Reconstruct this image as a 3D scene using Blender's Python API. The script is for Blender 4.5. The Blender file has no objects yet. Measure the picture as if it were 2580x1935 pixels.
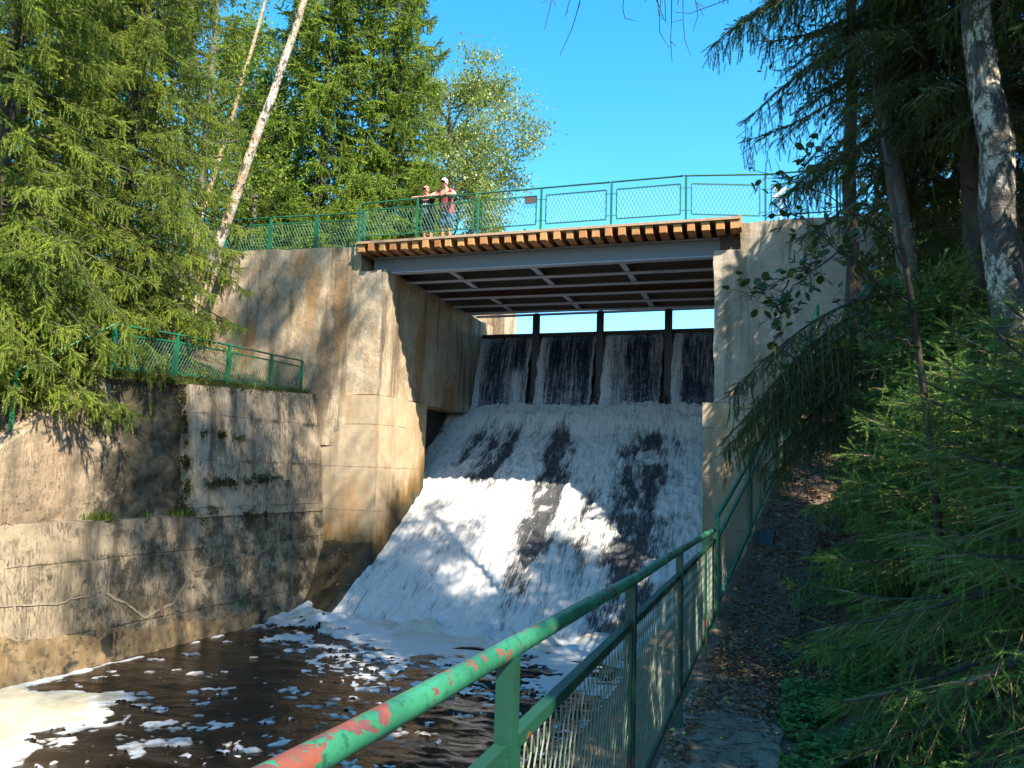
import bpy, math, random
import numpy as np
from mathutils import Vector, Matrix

scene = bpy.context.scene
col = scene.collection
RAD = math.radians

# ------------------------------------------------------------------ camera
cam_d = bpy.data.cameras.new("camera"); cam = bpy.data.objects.new("camera", cam_d); col.objects.link(cam)
_vy = np.array([262.0, 97.46, 750.0]); _vy /= np.linalg.norm(_vy)
_h = np.array([262.0 - 1000, 97.46 - 33.0, 750.0])
_vz = np.cross(_vy, _h); _vz /= np.linalg.norm(_vz)
if _vz[1] > 0: _vz = -_vz
_vx = np.cross(_vy, _vz)
if _vx[0] < 0: _vx = -_vx
_R = np.stack([_vx, _vy, _vz])            # rows: world axes in (right, down, forward)
cam.matrix_world = Matrix([[_R[i][0], -_R[i][1], -_R[i][2], 0.0] for i in range(3)] + [[0, 0, 0, 1]])
cam_d.sensor_width = 36; cam_d.lens = 36 * 750 / 1024
cam_d.clip_start = 0.05; cam_d.clip_end = 2000
scene.camera = cam

# ------------------------------------------------------------------ light
EL, AZ = RAD(46), math.atan2(0.80, -0.60)          # AZ: clockwise from +Y
SUN = Vector((math.cos(EL) * math.sin(AZ), math.cos(EL) * math.cos(AZ), math.sin(EL)))
w = bpy.data.worlds.new("World"); scene.world = w; w.use_nodes = True
wn = w.node_tree.nodes; wl = w.node_tree.links
bg = wn["Background"]; bg.inputs[1].default_value = 0.15
sky = wn.new("ShaderNodeTexSky"); sky.sky_type = 'NISHITA'; sky.sun_disc = False
sky.sun_elevation = EL; sky.sun_rotation = AZ; sky.ozone_density = 1.6; sky.dust_density = 0.3; sky.air_density = 1.0
hs = wn.new("ShaderNodeHueSaturation"); hs.inputs["Hue"].default_value = 0.484; hs.inputs["Saturation"].default_value = 1.40
hs.inputs["Value"].default_value = 1.0
wl.new(sky.outputs[0], hs.inputs["Color"]); wl.new(hs.outputs[0], bg.inputs[0])
sd = bpy.data.lights.new("sun", 'SUN'); sd.energy = 5.0; sd.angle = RAD(0.53); sd.color = (1.0, 0.90, 0.74)
so = bpy.data.objects.new("sun", sd); col.objects.link(so)
so.rotation_euler = SUN.to_track_quat('Z', 'Y').to_euler()
scene.view_settings.view_transform = 'Standard'; scene.view_settings.look = 'None'
scene.view_settings.exposure = 1.52; scene.view_settings.gamma = 1.0
cy = scene.cycles
cy.use_denoising = True
try: cy.denoiser = 'OPENIMAGEDENOISE'
except Exception: pass
cy.max_bounces = 6; cy.diffuse_bounces = 3; cy.glossy_bounces = 3; cy.transmission_bounces = 4; cy.transparent_max_bounces = 6
cy.caustics_reflective = False; cy.caustics_refractive = False
cy.sample_clamp_indirect = 6.0

# ------------------------------------------------------------------ numeric helpers
def _hash(i, j, k, seed):
    h = (i.astype(np.int64) * 374761393 + j.astype(np.int64) * 668265263 + k.astype(np.int64) * 2147483647 + seed * 974711) & 0xffffffff
    h = ((h ^ (h >> 13)) * 1274126177) & 0xffffffff
    h = (h ^ (h >> 16)) & 0xffffff
    return h / float(0xffffff)
def vnoise(P, seed=0):
    P = np.asarray(P, float); i = np.floor(P); f = P - i; u = f * f * (3 - 2 * f)
    i = i.astype(np.int64); x, y, z = i[..., 0], i[..., 1], i[..., 2]
    ux, uy, uz = u[..., 0], u[..., 1], u[..., 2]
    def c(a, b, d): return _hash(x + a, y + b, z + d, seed)
    x00 = c(0,0,0) * (1-ux) + c(1,0,0) * ux; x10 = c(0,1,0) * (1-ux) + c(1,1,0) * ux
    x01 = c(0,0,1) * (1-ux) + c(1,0,1) * ux; x11 = c(0,1,1) * (1-ux) + c(1,1,1) * ux
    return (x00 * (1-uy) + x10 * uy) * (1-uz) + (x01 * (1-uy) + x11 * uy) * uz
def fbm(P, oct=4, seed=0, gain=0.5):
    P = np.asarray(P, float); s = 0; a = 1; t = 0
    for o in range(oct):
        s = s + a * vnoise(P * (2.03 ** o) + 17.3 * o, seed + o); t += a; a *= gain
    return s / t
def sstep(a, b, x): 
    t = np.clip((x - a) / (b - a), 0, 1); return t * t * (3 - 2 * t)
def nrm(v): 
    v = np.asarray(v, float); return v / (np.linalg.norm(v, axis=-1, keepdims=True) + 1e-12)

# ------------------------------------------------------------------ mesh collecting
class MB:
    def __init__(s): s.v = []; s.f = {3: [], 4: []}; s.n = 0
    def add(s, V, F):
        V = np.asarray(V, float).reshape(-1, 3); F = np.asarray(F, int)
        if F.size: s.f[F.shape[1]].append(F + s.n)
        s.v.append(V); s.n += len(V); return s
    def box(s, c, size, rot=None):
        b = np.array([[-1,-1,-1],[1,-1,-1],[1,1,-1],[-1,1,-1],[-1,-1,1],[1,-1,1],[1,1,1],[-1,1,1]]) * np.array(size) / 2
        if rot is not None: b = b @ np.asarray(rot).T
        return s.add(b + np.array(c), [[0,3,2,1],[4,5,6,7],[0,1,5,4],[1,2,6,5],[2,3,7,6],[3,0,4,7]])
    def hexa(s, p): return s.add(p, [[0,3,2,1],[4,5,6,7],[0,1,5,4],[1,2,6,5],[2,3,7,6],[3,0,4,7]])
    def bar(s, p0, p1, w, h, up=(0,0,1)):
        p0 = np.array(p0, float); p1 = np.array(p1, float); d = p1 - p0; L = np.linalg.norm(d); d /= L
        u = np.array(up, float)
        if abs(d @ u) > .98: u = np.array([0, 1.0, 0])
        sx = nrm(np.cross(d, u)); uz = np.cross(sx, d)
        return s.box((p0 + p1) / 2, (L, w, h), np.stack([d, sx, uz], 1))
    def tube(s, pts, radii, n=8, cap=True):
        pts = np.asarray(pts, float); m = len(pts)
        radii = np.full(m, radii) if np.isscalar(radii) else np.asarray(radii, float)
        t = nrm(np.gradient(pts, axis=0)); ref = np.array([0,0,1.0]) if abs(t[0][2]) < .9 else np.array([1.0,0,0])
        a = nrm(ref - t * (t @ ref)[:, None]); b = np.cross(t, a)
        th = np.linspace(0, 2*np.pi, n, endpoint=False)
        V = pts[:, None] + radii[:, None, None] * (np.cos(th)[None, :, None] * a[:, None] + np.sin(th)[None, :, None] * b[:, None])
        i, j = np.meshgrid(np.arange(m-1), np.arange(n), indexing='ij'); j2 = (j + 1) % n
        F = np.stack([i*n+j, i*n+j2, (i+1)*n+j2, (i+1)*n+j], -1).reshape(-1, 4)
        base = s.n; s.add(V, F)
        if cap and n >= 3:
            for r, rev in ((0, True), (m-1, False)):
                c = pts[r]; idx = base + r*n + np.arange(n)
                s.v.append(c[None]); ci = s.n; s.n += 1
                k2 = np.roll(idx, -1)
                tri = np.stack([np.full(n, ci), k2, idx], 1) if rev else np.stack([np.full(n, ci), idx, k2], 1)
                s.f[3].append(tri)
        return s
    def grid(s, P, keep=None):
        P = np.asarray(P, float); m, n = P.shape[:2]
        i, j = np.meshgrid(np.arange(m-1), np.arange(n-1), indexing='ij')
        F = np.stack([i*n+j, (i+1)*n+j, (i+1)*n+j+1, i*n+j+1], -1).reshape(-1, 4)
        if keep is not None: F = F[keep.reshape(-1)]
        return s.add(P, F)
    def ball(s, c, r, n=8, m=6):
        r = np.array([r]*3) if np.isscalar(r) else np.array(r)
        ph = np.linspace(0, np.pi, m+1); th = np.linspace(0, 2*np.pi, n+1)
        P = np.stack([np.sin(ph)[:,None]*np.cos(th)[None], np.sin(ph)[:,None]*np.sin(th)[None], np.repeat(np.cos(ph)[:,None], n+1, 1)], -1)
        return s.grid(P * r + np.array(c))
    def inst(s, TV, TF, pos, M):
        """copies of a template: TV (k,3), TF (t,3|4), pos (N,3), M (N,3,3) columns = axes"""
        N = len(pos); k = len(TV)
        if N == 0: return s
        V = np.einsum('nij,kj->nki', M, TV) + pos[:, None]
        F = (TF[None] + (np.arange(N) * k)[:, None, None]).reshape(-1, TF.shape[1])
        return s.add(V.reshape(-1, 3), F)
    def build(s, name, mat, parent=None, smooth=False, loc=None, attr=None):
        V = np.concatenate(s.v) if s.v else np.zeros((0, 3))
        org = np.array(loc, float) if loc is not None else (ORG[parent.name] if parent is not None else np.zeros(3))
        me = bpy.data.meshes.new(name); me.vertices.add(len(V))
        me.vertices.foreach_set("co", (V - org).astype(np.float32).ravel())
        q = np.concatenate(s.f[4]) if s.f[4] else np.zeros((0, 4), int); t = np.concatenate(s.f[3]) if s.f[3] else np.zeros((0, 3), int)
        me.loops.add(q.size + t.size); me.polygons.add(len(q) + len(t))
        me.loops.foreach_set("vertex_index", np.concatenate([q.ravel(), t.ravel()]).astype(np.int32))
        st = np.concatenate([np.arange(len(q)) * 4, q.size + np.arange(len(t)) * 3]).astype(np.int32)
        me.polygons.foreach_set("loop_start", st)
        me.polygons.foreach_set("use_smooth", np.full(len(q) + len(t), bool(smooth)))
        if attr:
            for an, av in attr.items():
                a = me.attributes.new(an, 'FLOAT', 'POINT'); a.data.foreach_set("value", np.asarray(av, np.float32).ravel())
        me.update(calc_edges=True); me.validate(verbose=False)
        if mat: me.materials.append(mat)
        o = bpy.data.objects.new(name, me); col.objects.link(o)
        if parent is not None:
            o.parent = parent
            ORG[o.name] = ORG[parent.name]
        else:
            o.location = org; ORG[o.name] = org
        return o
ORG = {}
def tag(o, label=None, cat=None, group=None, kind=None):
    if label: o["label"] = label
    if cat: o["category"] = cat
    if group: o["group"] = group
    if kind: o["kind"] = kind
    return o
def thing(name, label, cat, loc, group=None):
    o = bpy.data.objects.new(name, None); col.objects.link(o); o.location = loc; o.empty_display_size = .2
    ORG[o.name] = np.array(loc, float); return tag(o, label, cat, group)
def copy_tree(o, loc, rotz=0.0, scale=1.0, label=None):
    r = o.copy(); col.objects.link(r); r.location = loc; r.rotation_euler = (0, 0, rotz); r.scale = (scale,) * 3
    if label: r["label"] = label
    for ch in list(o.children):
        c = ch.copy(); col.objects.link(c); c.parent = r
        for g in list(ch.children):
            d = g.copy(); col.objects.link(d); d.parent = c
    return r

# ------------------------------------------------------------------ node helper
class NT:
    def __init__(s, name):
        s.m = bpy.data.materials.new(name); s.m.use_nodes = True; s.t = s.m.node_tree
        s.b = s.t.nodes["Principled BSDF"]; s.out = s.t.nodes["Material Output"]
    def put(s, sock, v):
        if hasattr(v, 'links') or isinstance(v, bpy.types.NodeSocket): s.t.links.new(v, sock)
        else:
            if sock.type == 'RGBA' and not isinstance(v, (int, float)) and len(v) == 3: v = (*v, 1)
            sock.default_value = v
    def n(s, typ, ins=None, out=0, **pr):
        nd = s.t.nodes.new(typ)
        for k, v in pr.items(): setattr(nd, k, v)
        for k, v in (ins or {}).items(): s.put(nd.inputs[k], v)
        return nd.outputs[out]
    def math(s, op, a, b=0.0, clamp=False):
        return s.n('ShaderNodeMath', {0: a, 1: b}, operation=op, use_clamp=clamp)
    def mix(s, f, a, b, blend='MIX'):
        return s.n('ShaderNodeMix', {0: f, 6: a, 7: b}, out=2, data_type='RGBA', blend_type=blend)
    def mixf(s, f, a, b): return s.n('ShaderNodeMix', {0: f, 2: a, 3: b}, out=0, data_type='FLOAT')
    def pos(s): return s.n('ShaderNodeNewGeometry', out='Position') 
    def obj(s): return s.n('ShaderNodeTexCoord', out='Object')
    def mapv(s, v, sc=(1,1,1), loc=(0,0,0)):
        return s.n('ShaderNodeMapping', {'Vector': v, 'Scale': sc, 'Location': loc})
    def noise(s, v, scale, detail=4, rough=.55, dist=0.0, out=0):
        return s.n('ShaderNodeTexNoise', {'Vector': v, 'Scale': scale, 'Detail': detail, 'Roughness': rough, 'Distortion': dist}, out=out)
    def ramp(s, f, *stops):
        nd = s.t.nodes.new('ShaderNodeValToRGB'); s.put(nd.inputs[0], f); e = nd.color_ramp.elements
        while len(e) < len(stops): e.new(.5)
        for el, (p, c) in zip(e, stops):
            el.position = p; el.color = (*c, 1) if not isinstance(c, (int, float)) else (c, c, c, 1)
        return nd.outputs[0]
    def sm(s, f, a, b): 
        return s.n('ShaderNodeMapRange', {0: f, 1: a, 2: b, 3: 0.0, 4: 1.0}, interpolation_type='SMOOTHSTEP', clamp=True)
    def attr(s, name): return s.n('ShaderNodeAttribute', out='Fac', attribute_name=name)
    def xyz(s, v):
        nd = s.t.nodes.new('ShaderNodeSeparateXYZ'); s.put(nd.inputs[0], v); return nd.outputs
    def bump(s, h, strength=.5, dist=.02):
        return s.n('ShaderNodeBump', {'Height': h, 'Strength': strength, 'Distance': dist})
    def done(s, **kw):
        for k, v in kw.items(): s.put(s.b.inputs[k.replace('_', ' ')], v)
        return s.m

# ------------------------------------------------------------------ materials
def concrete(name, light, mid, dark, joints=None, moss=0.0, joff=0.0, rough_bump=.6, stain=.7, orange=0.0, mossz=None, pits=0.0, mossy=None, speck=0.0, wetline=False):
    t = NT(name); p = t.pos(); X, Y, Z = t.xyz(p)
    n1 = t.noise(p, .55, 5, .6); n2 = t.noise(t.mapv(p, (1.6, 1.6, .16)), 1.0, 5, .65, .3); n3 = t.noise(p, 7, 5, .6)
    c = t.mix(t.sm(n1, .35, .65), mid, light)
    st = t.sm(n2, .50, .66)
    c = t.mix(t.math('MULTIPLY', st, stain), c, dark)
    c = t.mix(t.math('MULTIPLY', t.sm(n3, .35, .7), .35), c, [v * .62 for v in mid])
    if orange:
        n4 = t.noise(t.mapv(p, (1.1, 1.1, .3), (7, 3, 1)), 1.0, 3, .5)
        c = t.mix(t.math('MULTIPLY', t.sm(n4, .5, .68), orange), c, (.30, .15, .045))
    nb = t.noise(p, 24, 6, .65); nb2 = t.noise(t.mapv(p, (1, 1, .8)), 5, 4, .6)
    h = t.math('ADD', t.math('MULTIPLY', nb, .35), nb2)
    if pits:
        sp = t.noise(t.mapv(p, (1, 1, .6)), 17, 3, .6); pm = t.math('MULTIPLY', t.sm(sp, .60, .68), t.sm(t.noise(p, 1.3, 3), .42, .62))
        c = t.mix(t.math('MULTIPLY', pm, pits), c, (.028, .024, .018))
    if joints:
        wob = t.math('MULTIPLY', t.math('SUBTRACT', t.noise(p, 2.0, 4), .5), .09)
        fz = t.math('FRACT', t.math('DIVIDE', t.math('ADD', t.math('ADD', Z, wob), 20 + joff), joints))
        d = t.math('ABSOLUTE', t.math('SUBTRACT', fz, .5))
        jm = t.math('SUBTRACT', 1.0, t.sm(d, .004, .016)); jm = t.math('MULTIPLY', jm, t.sm(t.noise(t.mapv(p, (1, 1, .2)), 2.4, 4, .7), .36, .60)); c = t.mix(t.math('MULTIPLY', jm, .7), c, (.05, .043, .035))
        h = t.math('SUBTRACT', h, t.math('MULTIPLY', jm, .8))
        if moss:
            nm = t.noise(t.mapv(p, (1, 1.0, .6)), 1.7, 5, .7); band = t.math('SUBTRACT', 1.0, t.sm(d, .0, .09))
            mk = t.math('MULTIPLY', t.sm(nm, .52, .62), band)
            c = t.mix(t.math('MULTIPLY', mk, moss), c, (.045, .042, .012))
    if speck:
        sv = t.noise(t.mapv(p, (15, 15, 3.2)), 1.6, 4, .7); area = t.noise(p, .9, 4, .6)
        c = t.mix(t.math('MULTIPLY', t.math('MULTIPLY', t.sm(sv, .47, .60), t.sm(area, .36, .58)), speck), c, (.032, .027, .02))
        c = t.mix(t.math('MULTIPLY', t.sm(t.noise(t.mapv(p, (1, 1, .7), (3, 1, 9)), 1.15, 6, .72), .53, .62), speck * .85), c, t.mix(t.noise(p, 18, 4, .7), (.020, .017, .010), (.085, .068, .035)))
    if wetline:
        d = t.math('SUBTRACT', Z, t.math('SUBTRACT', t.math('MULTIPLY', Y, .712), 15.39)); dn = t.math('ADD', d, t.math('MULTIPLY', t.math('SUBTRACT', t.noise(t.mapv(p, (1, 1, .35)), 1.9, 5, .65), .5), 2.6))
        c = t.mix(t.math('SUBTRACT', 1.0, t.sm(dn, .5, 1.5)), c, t.mix(t.noise(p, 5, 4), (.20, .095, .02), (.11, .075, .022)))
        c = t.mix(t.math('SUBTRACT', 1.0, t.sm(dn, .1, .75)), c, t.mix(t.noise(p, 8, 4), (.02, .017, .008), (.07, .058, .02)))
    if mossy:
        a, b, amt = mossy; nm3 = t.noise(p, 2.3, 6, .75)
        mk = t.sm(t.math('ADD', nm3, t.math('MULTIPLY', t.sm(Y, a, b), amt)), .60, .74); c = t.mix(t.math('MULTIPLY', mk, .92), c, t.mix(t.sm(t.noise(p, 7, 5, .7), .35, .65), (.016, .016, .009), (.095, .078, .045)))
    if mossz:
        a, b, amt = mossz
        nm2 = t.noise(p, 2.6, 6, .75); mk = t.math('MULTIPLY', t.sm(t.math('ADD', nm2, t.math('MULTIPLY', t.sm(Z, a, b), amt)), .58, .72), .9)
        c = t.mix(mk, c, t.mix(t.noise(p, 9, 3), (.022, .024, .008), (.085, .072, .018)))
    return t.done(Base_Color=c, Roughness=.9, Normal=t.bump(h, rough_bump, .03))

def foliage(name, a, b, c, trans=.35, rough=.55, gloss=.25):
    t = NT(name); g = t.n('ShaderNodeNewGeometry', out='Random Per Island'); p = t.pos()
    n = t.noise(p, 1.1, 3); n2 = t.noise(p, 7.0, 2)
    cc = t.mix(t.sm(n, .35, .65), a, b); cc = t.mix(t.math('MULTIPLY', t.sm(g, .55, 1.0), .75), cc, c)
    cc = t.mix(t.math('MULTIPLY', t.sm(n2, .4, .7), .45), cc, [v * .6 for v in a])
    t.done(Base_Color=cc, Roughness=rough); t.b.inputs['Specular IOR Level'].default_value = gloss
    tr = t.n('ShaderNodeBsdfTranslucent', {'Color': t.mix(.5, cc, (.16, .22, .03), 'MIX')})
    ms = t.n('ShaderNodeMixShader', {0: trans, 1: t.b.outputs[0], 2: tr})
    t.t.links.new(ms, t.out.inputs[0]); return t.m

def bark(name, a, b, vs=1.0):
    t = NT(name); p = t.obj(); n = t.noise(t.mapv(p, (5, 5, 1.2 * vs)), 4, 6, .7, .4); n2 = t.noise(p, 1.5, 3)
    c = t.mix(t.sm(n, .35, .65), a, b); c = t.mix(t.math('MULTIPLY', t.sm(n2, .5, .7), .6), c, (.10, .10, .075))
    return t.done(Base_Color=c, Roughness=.95, Normal=t.bump(n, .9, .03))

def birch_bark(name, white, darkness=.5, tan=.3):
    t = NT(name); p = t.obj()
    n = t.noise(t.mapv(p, (2.2, 2.2, 9)), 2.0, 5, .7, .3); patch = t.noise(t.mapv(p, (3, 3, 1.4)), 1.6, 5, .65, .5)
    fine = t.noise(t.mapv(p, (6, 6, 40)), 1.5, 4, .7)
    c = t.mix(t.sm(t.noise(p, 1.4, 3), .45, .7), white, [white[0] * .8, white[1] * .68, white[2] * .5])
    c = t.mix(t.math('MULTIPLY', t.sm(t.noise(p, 3.0, 4), .5, .66), tan), c, (.42, .24, .11))
    c = t.mix(t.math('MULTIPLY', t.sm(fine, .56, .64), .8), c, (.05, .045, .04))
    c = t.mix(t.sm(patch, .62 - .14 * darkness, .68 - .12 * darkness), c, t.mix(n, (.022, .02, .018), (.13, .12, .10)))
    f2 = t.noise(t.mapv(p, (5, 5, 2.2)), 3.2, 5, .72, .6); c = t.mix(t.math('MULTIPLY', t.sm(f2, .60 - .07 * darkness, .66 - .06 * darkness), .9), c, (.03, .026, .022))
    return t.done(Base_Color=c, Roughness=.85, Normal=t.bump(t.math('ADD', patch, t.math('ADD', n, f2)), .9, .03))

def paint(name, a, b=None, rust=0.0, rustcol=(.30, .08, .035), rough=.45, vscale=9.0):
    t = NT(name); p = t.pos(); n = t.noise(p, vscale, 5, .6, .5)
    c = t.mix(t.sm(t.noise(p, 2.5, 3), .35, .65), a, b or [v * .7 for v in a])
    c = t.mix(t.math('MULTIPLY', t.sm(t.noise(p, 30, 4, .7), .55, .7), .35), c, [v * .4 for v in a])
    h = n
    if rust:
        m = t.sm(n, .64 - .2 * rust, .66 - .2 * rust); c = t.mix(m, c, t.mix(t.noise(p, 20, 3), rustcol, [v * .5 for v in rustcol]))
    return t.done(Base_Color=c, Roughness=rough, Normal=t.bump(h, .25, .004))

def flat(name, c, rough=.7, var=.25, scale=8.0, metallic=0.0, bumpd=.01):
    t = NT(name); p = t.pos(); n = t.noise(p, scale, 4, .6)
    return t.done(Base_Color=t.mix(n, [v * (1 - var) for v in c], [min(1, v * (1 + var)) for v in c]), Roughness=rough, Metallic=metallic, Normal=t.bump(n, .3, bumpd))

M = {}
M['rough'] = concrete('rough_concrete', (.50, .405, .285), (.36, .26, .155), (.10, .072, .044), rough_bump=1.0, stain=.9, orange=.8, speck=.3)
M['base'] = concrete('smooth_concrete', (.47, .365, .24), (.38, .28, .17), (.18, .12, .06), joints=1.16, joff=.28, rough_bump=.25, stain=.65, orange=.6, wetline=True)
M['panel'] = concrete('panel_concrete', (.40, .32, .225), (.28, .22, .145), (.055, .045, .033), joints=1.05, joff=.42, moss=.95, rough_bump=.5, stain=.9, pits=.8, speck=.75)
M['old'] = concrete('old_concrete', (.43, .33, .215), (.30, .215, .135), (.055, .044, .028), rough_bump=1.0, stain=.6, mossz=(-.4, 1.7, .10), pits=.8, mossy=(10.4, 12.2, .32), speck=.4)
M['lower'] = concrete('stained_concrete', (.33, .26, .17), (.22, .17, .11), (.045, .037, .026), joints=1.27, joff=.28, moss=.9, rough_bump=.7, stain=.8, pits=.9, speck=.7, mossy=(9.4, 11.4, .16))
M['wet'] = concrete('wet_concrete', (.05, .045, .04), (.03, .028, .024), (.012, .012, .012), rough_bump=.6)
M['toe'] = concrete('mossy_wet_concrete', (.060, .046, .024), (.024, .020, .013), (.008, .007, .006), rough_bump=1.0, stain=.95, mossz=(-2.5, -1.9, .14)); M['toe'].node_tree.nodes['Principled BSDF'].inputs['Roughness'].default_value = .35
M['rightw'] = concrete('pale_concrete', (.48, .405, .31), (.37, .30, .215), (.13, .10, .065), rough_bump=1.0, stain=.7, orange=.4, speck=.2)
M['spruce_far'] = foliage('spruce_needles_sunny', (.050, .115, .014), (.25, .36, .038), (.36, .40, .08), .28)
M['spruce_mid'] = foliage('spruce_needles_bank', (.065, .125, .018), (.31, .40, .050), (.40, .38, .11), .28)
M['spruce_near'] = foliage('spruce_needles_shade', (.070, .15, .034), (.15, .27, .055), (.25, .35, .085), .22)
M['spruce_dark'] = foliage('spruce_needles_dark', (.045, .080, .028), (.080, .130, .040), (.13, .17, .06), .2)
M['leaf_far'] = foliage('aspen_leaves', (.19, .26, .045), (.34, .40, .09), (.52, .54, .30), .4, .4, .5)
M['leaf_yel'] = foliage('yellowing_leaves', (.10, .19, .024), (.20, .30, .035), (.40, .38, .06), .45)
M['leaf_alder'] = foliage('alder_leaves', (.030, .058, .016), (.05, .088, .022), (.11, .14, .035), .3, .4, .4)
M['cover'] = foliage('clover_leaves', (.07, .17, .04), (.12, .25, .06), (.20, .31, .10), .3)
M['grass'] = foliage('grass_blades', (.07, .12, .02), (.13, .17, .03), (.22, .19, .07), .4)
M['mossc'] = foliage('moss_tufts', (.028, .027, .008), (.06, .052, .011), (.16, .14, .02), .1)
M['bark_dark'] = bark('spruce_bark', (.035, .028, .022), (.085, .068, .052))
M['bark_grey'] = bark('alder_bark', (.07, .062, .05), (.17, .15, .12))
M['birch_lean'] = birch_bark('birch_bark_sunny', (.60, .53, .44), .72, .7)
M['birch_tan'] = birch_bark('birch_bark_tan', (.50, .38, .24), .3, .8)
M['birch_big'] = birch_bark('birch_bark_old', (.58, .53, .43), 1.25, .25)
M['twig'] = flat('twig_bark', (.05, .036, .026), .9)
M['green'] = paint('green_rail_paint', (.013, .135, .060), (.010, .095, .052))
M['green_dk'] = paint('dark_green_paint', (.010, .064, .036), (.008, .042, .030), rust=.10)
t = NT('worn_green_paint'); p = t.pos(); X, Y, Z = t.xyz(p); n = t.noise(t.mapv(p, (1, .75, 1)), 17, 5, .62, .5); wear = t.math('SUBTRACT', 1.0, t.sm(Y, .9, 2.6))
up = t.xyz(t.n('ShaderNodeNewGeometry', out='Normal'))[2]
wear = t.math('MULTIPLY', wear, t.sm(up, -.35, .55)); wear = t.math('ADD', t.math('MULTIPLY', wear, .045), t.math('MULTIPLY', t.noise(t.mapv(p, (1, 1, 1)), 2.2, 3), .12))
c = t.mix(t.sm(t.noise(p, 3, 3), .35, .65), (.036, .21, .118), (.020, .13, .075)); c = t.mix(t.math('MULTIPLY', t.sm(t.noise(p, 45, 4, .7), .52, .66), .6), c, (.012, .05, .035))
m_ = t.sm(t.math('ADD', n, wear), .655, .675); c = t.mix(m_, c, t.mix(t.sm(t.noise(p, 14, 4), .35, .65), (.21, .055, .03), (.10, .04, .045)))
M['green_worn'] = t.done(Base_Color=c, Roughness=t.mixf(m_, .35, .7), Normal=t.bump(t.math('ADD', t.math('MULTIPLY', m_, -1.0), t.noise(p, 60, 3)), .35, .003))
M['mesh'] = flat('mesh_wire_paint', (.10, .13, .09), .6)
M['mesh_green'] = flat('mesh_wire_green', (.03, .16, .085), .5)
M['stem'] = flat('spruce_twig_bark', (.20, .13, .075), .8)
M['timber'] = None
# timber with per-piece tone
t = NT('larch_timber'); p = t.pos(); gi = t.n('ShaderNodeObjectInfo', out='Random')
wv = t.noise(t.mapv(p, (14, 1.2, 14)), 1.6, 4, .6, .6)
c = t.mix(gi, (.36, .145, .045), (.50, .26, .09)); c = t.mix(t.math('MULTIPLY', t.sm(wv, .45, .7), .5), c, (.20, .09, .035))
c = t.mix(t.math('MULTIPLY', t.sm(t.noise(p, 3.5, 4), .55, .7), .5), c, (.12, .06, .03))
M['timber'] = t.done(Base_Color=c, Roughness=.75, Normal=t.bump(wv, .3, .005))
M['steel_web'] = flat('grey_girder_paint', (.155, .165, .185), .5, .15, 3); M['steel'] = flat('grey_steel_bounce_lit', (.36, .40, .48), .5, .12, 3)  # flanges lighter than webs: bounce light off the water put into the colour
M['steel_shade'] = flat('shade_dark_steel', (.012, .018, .036), .55, .3, 4)  # near-black tone holds the lack of light at gates and bridge underside
M['rusty'] = flat('rusty_steel', (.12, .09, .085), .85, .4, 5)

# ------------------------------------------------------------------ shapes of the place
WZ = -3.75                                   # water level of the pool
def xw(y, z): return -11.42 - .05 * (17 - y) - .12 * (z - WZ)          # face of the left channel wall
def chz(y): return WZ + .712 * (y - 16.35)                             # spillway slope
def pathz(y): return np.interp(y, [-50, 8.4, 10.4, 13, 16, 18], [-1.64, -1.64, -.78, .45, 2.45, 3.2])
def ground_z(x, y):
    x = np.asarray(x, float); y = np.asarray(y, float)
    P = np.stack([x, y, 0 * x], -1); nz = (fbm(P * .6, 4, 3) - .5) * .35; nz2 = (fbm(P * 3.0, 3, 9) - .5) * .07
    pz = pathz(y); xe = np.interp(y, [0, 8, 16, 20], [.15, .3, 1.5, 1.8])
    right = pz + np.maximum(0, x - xe) * np.interp(y, [0, 4, 9, 14, 18], [.25, .35, .6, .8, .9]); right = np.minimum(right, 6.2 + .04 * np.maximum(x, 0)) + nz * sstep(.0, 1.2, x - xe) + nz2 * .6
    right = np.where(y > 18.15, 6.05, right)
    ztop = np.interp(y, [-5, 7, 9, 11.3, 13, 18], [-.6, -.4, -.15, 1.55, 1.78, 1.98])
    left = ztop + np.maximum(0, -12.9 - x) * np.interp(y, [5, 12, 17], [.42, .42, .45]); left = np.minimum(left, 6.1 + .03 * np.maximum(0, -x - 20)) + nz * sstep(.3, 1.6, -12.6 - x) + nz2 * .5
    left = np.where(y > 18.15, 6.08 + nz * .3 * sstep(19.5, 22, y), left)
    xb = np.interp(y, [8.5, 8.9, 10.4, 13, 16, 18], [-1.19, -.72, -.36, .12, .80, 1.3])
    z = np.where(x > xb, right, np.where(x < xw(y, ztop) - np.where(y < 13.5, .62, .12), left, -5.2))
    z = np.where((y > 18.15) & (x > -1.19), 6.05, z); z = np.where((y > 18.15) & (x < -11.3), left, z)
    z = np.where((y > 27) & (x > -12.2) & (x < 60), 3.0, z)
    return z
gx = np.concatenate([np.linspace(-400, -40, 19), np.linspace(-38, -19, 20), np.linspace(-18.6, -12.9, 30), np.arange(-12.7, -11.5, .06), np.linspace(-11.3, -1.3, 12), [-1.195, -1.185], np.arange(-1.15, 3.0, .09), np.linspace(3.2, 14, 28), np.linspace(16, 60, 14), np.linspace(80, 400, 9)])
gy = np.concatenate([np.linspace(-400, -30, 14), np.linspace(-26, -2, 13), np.arange(-1.5, 18.1, .14), [18.14, 18.16], np.linspace(18.5, 26.98, 14), [27.02], np.linspace(28, 60, 18), np.linspace(70, 500, 16)])
GX, GY = np.meshgrid(gx, gy, indexing='ij'); GP = np.stack([GX, GY, ground_z(GX, GY)], -1)
t = NT('forest_floor'); p = t.pos(); n = t.noise(p, 1.1, 5, .65); n2 = t.noise(p, 14, 5, .7)
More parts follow.
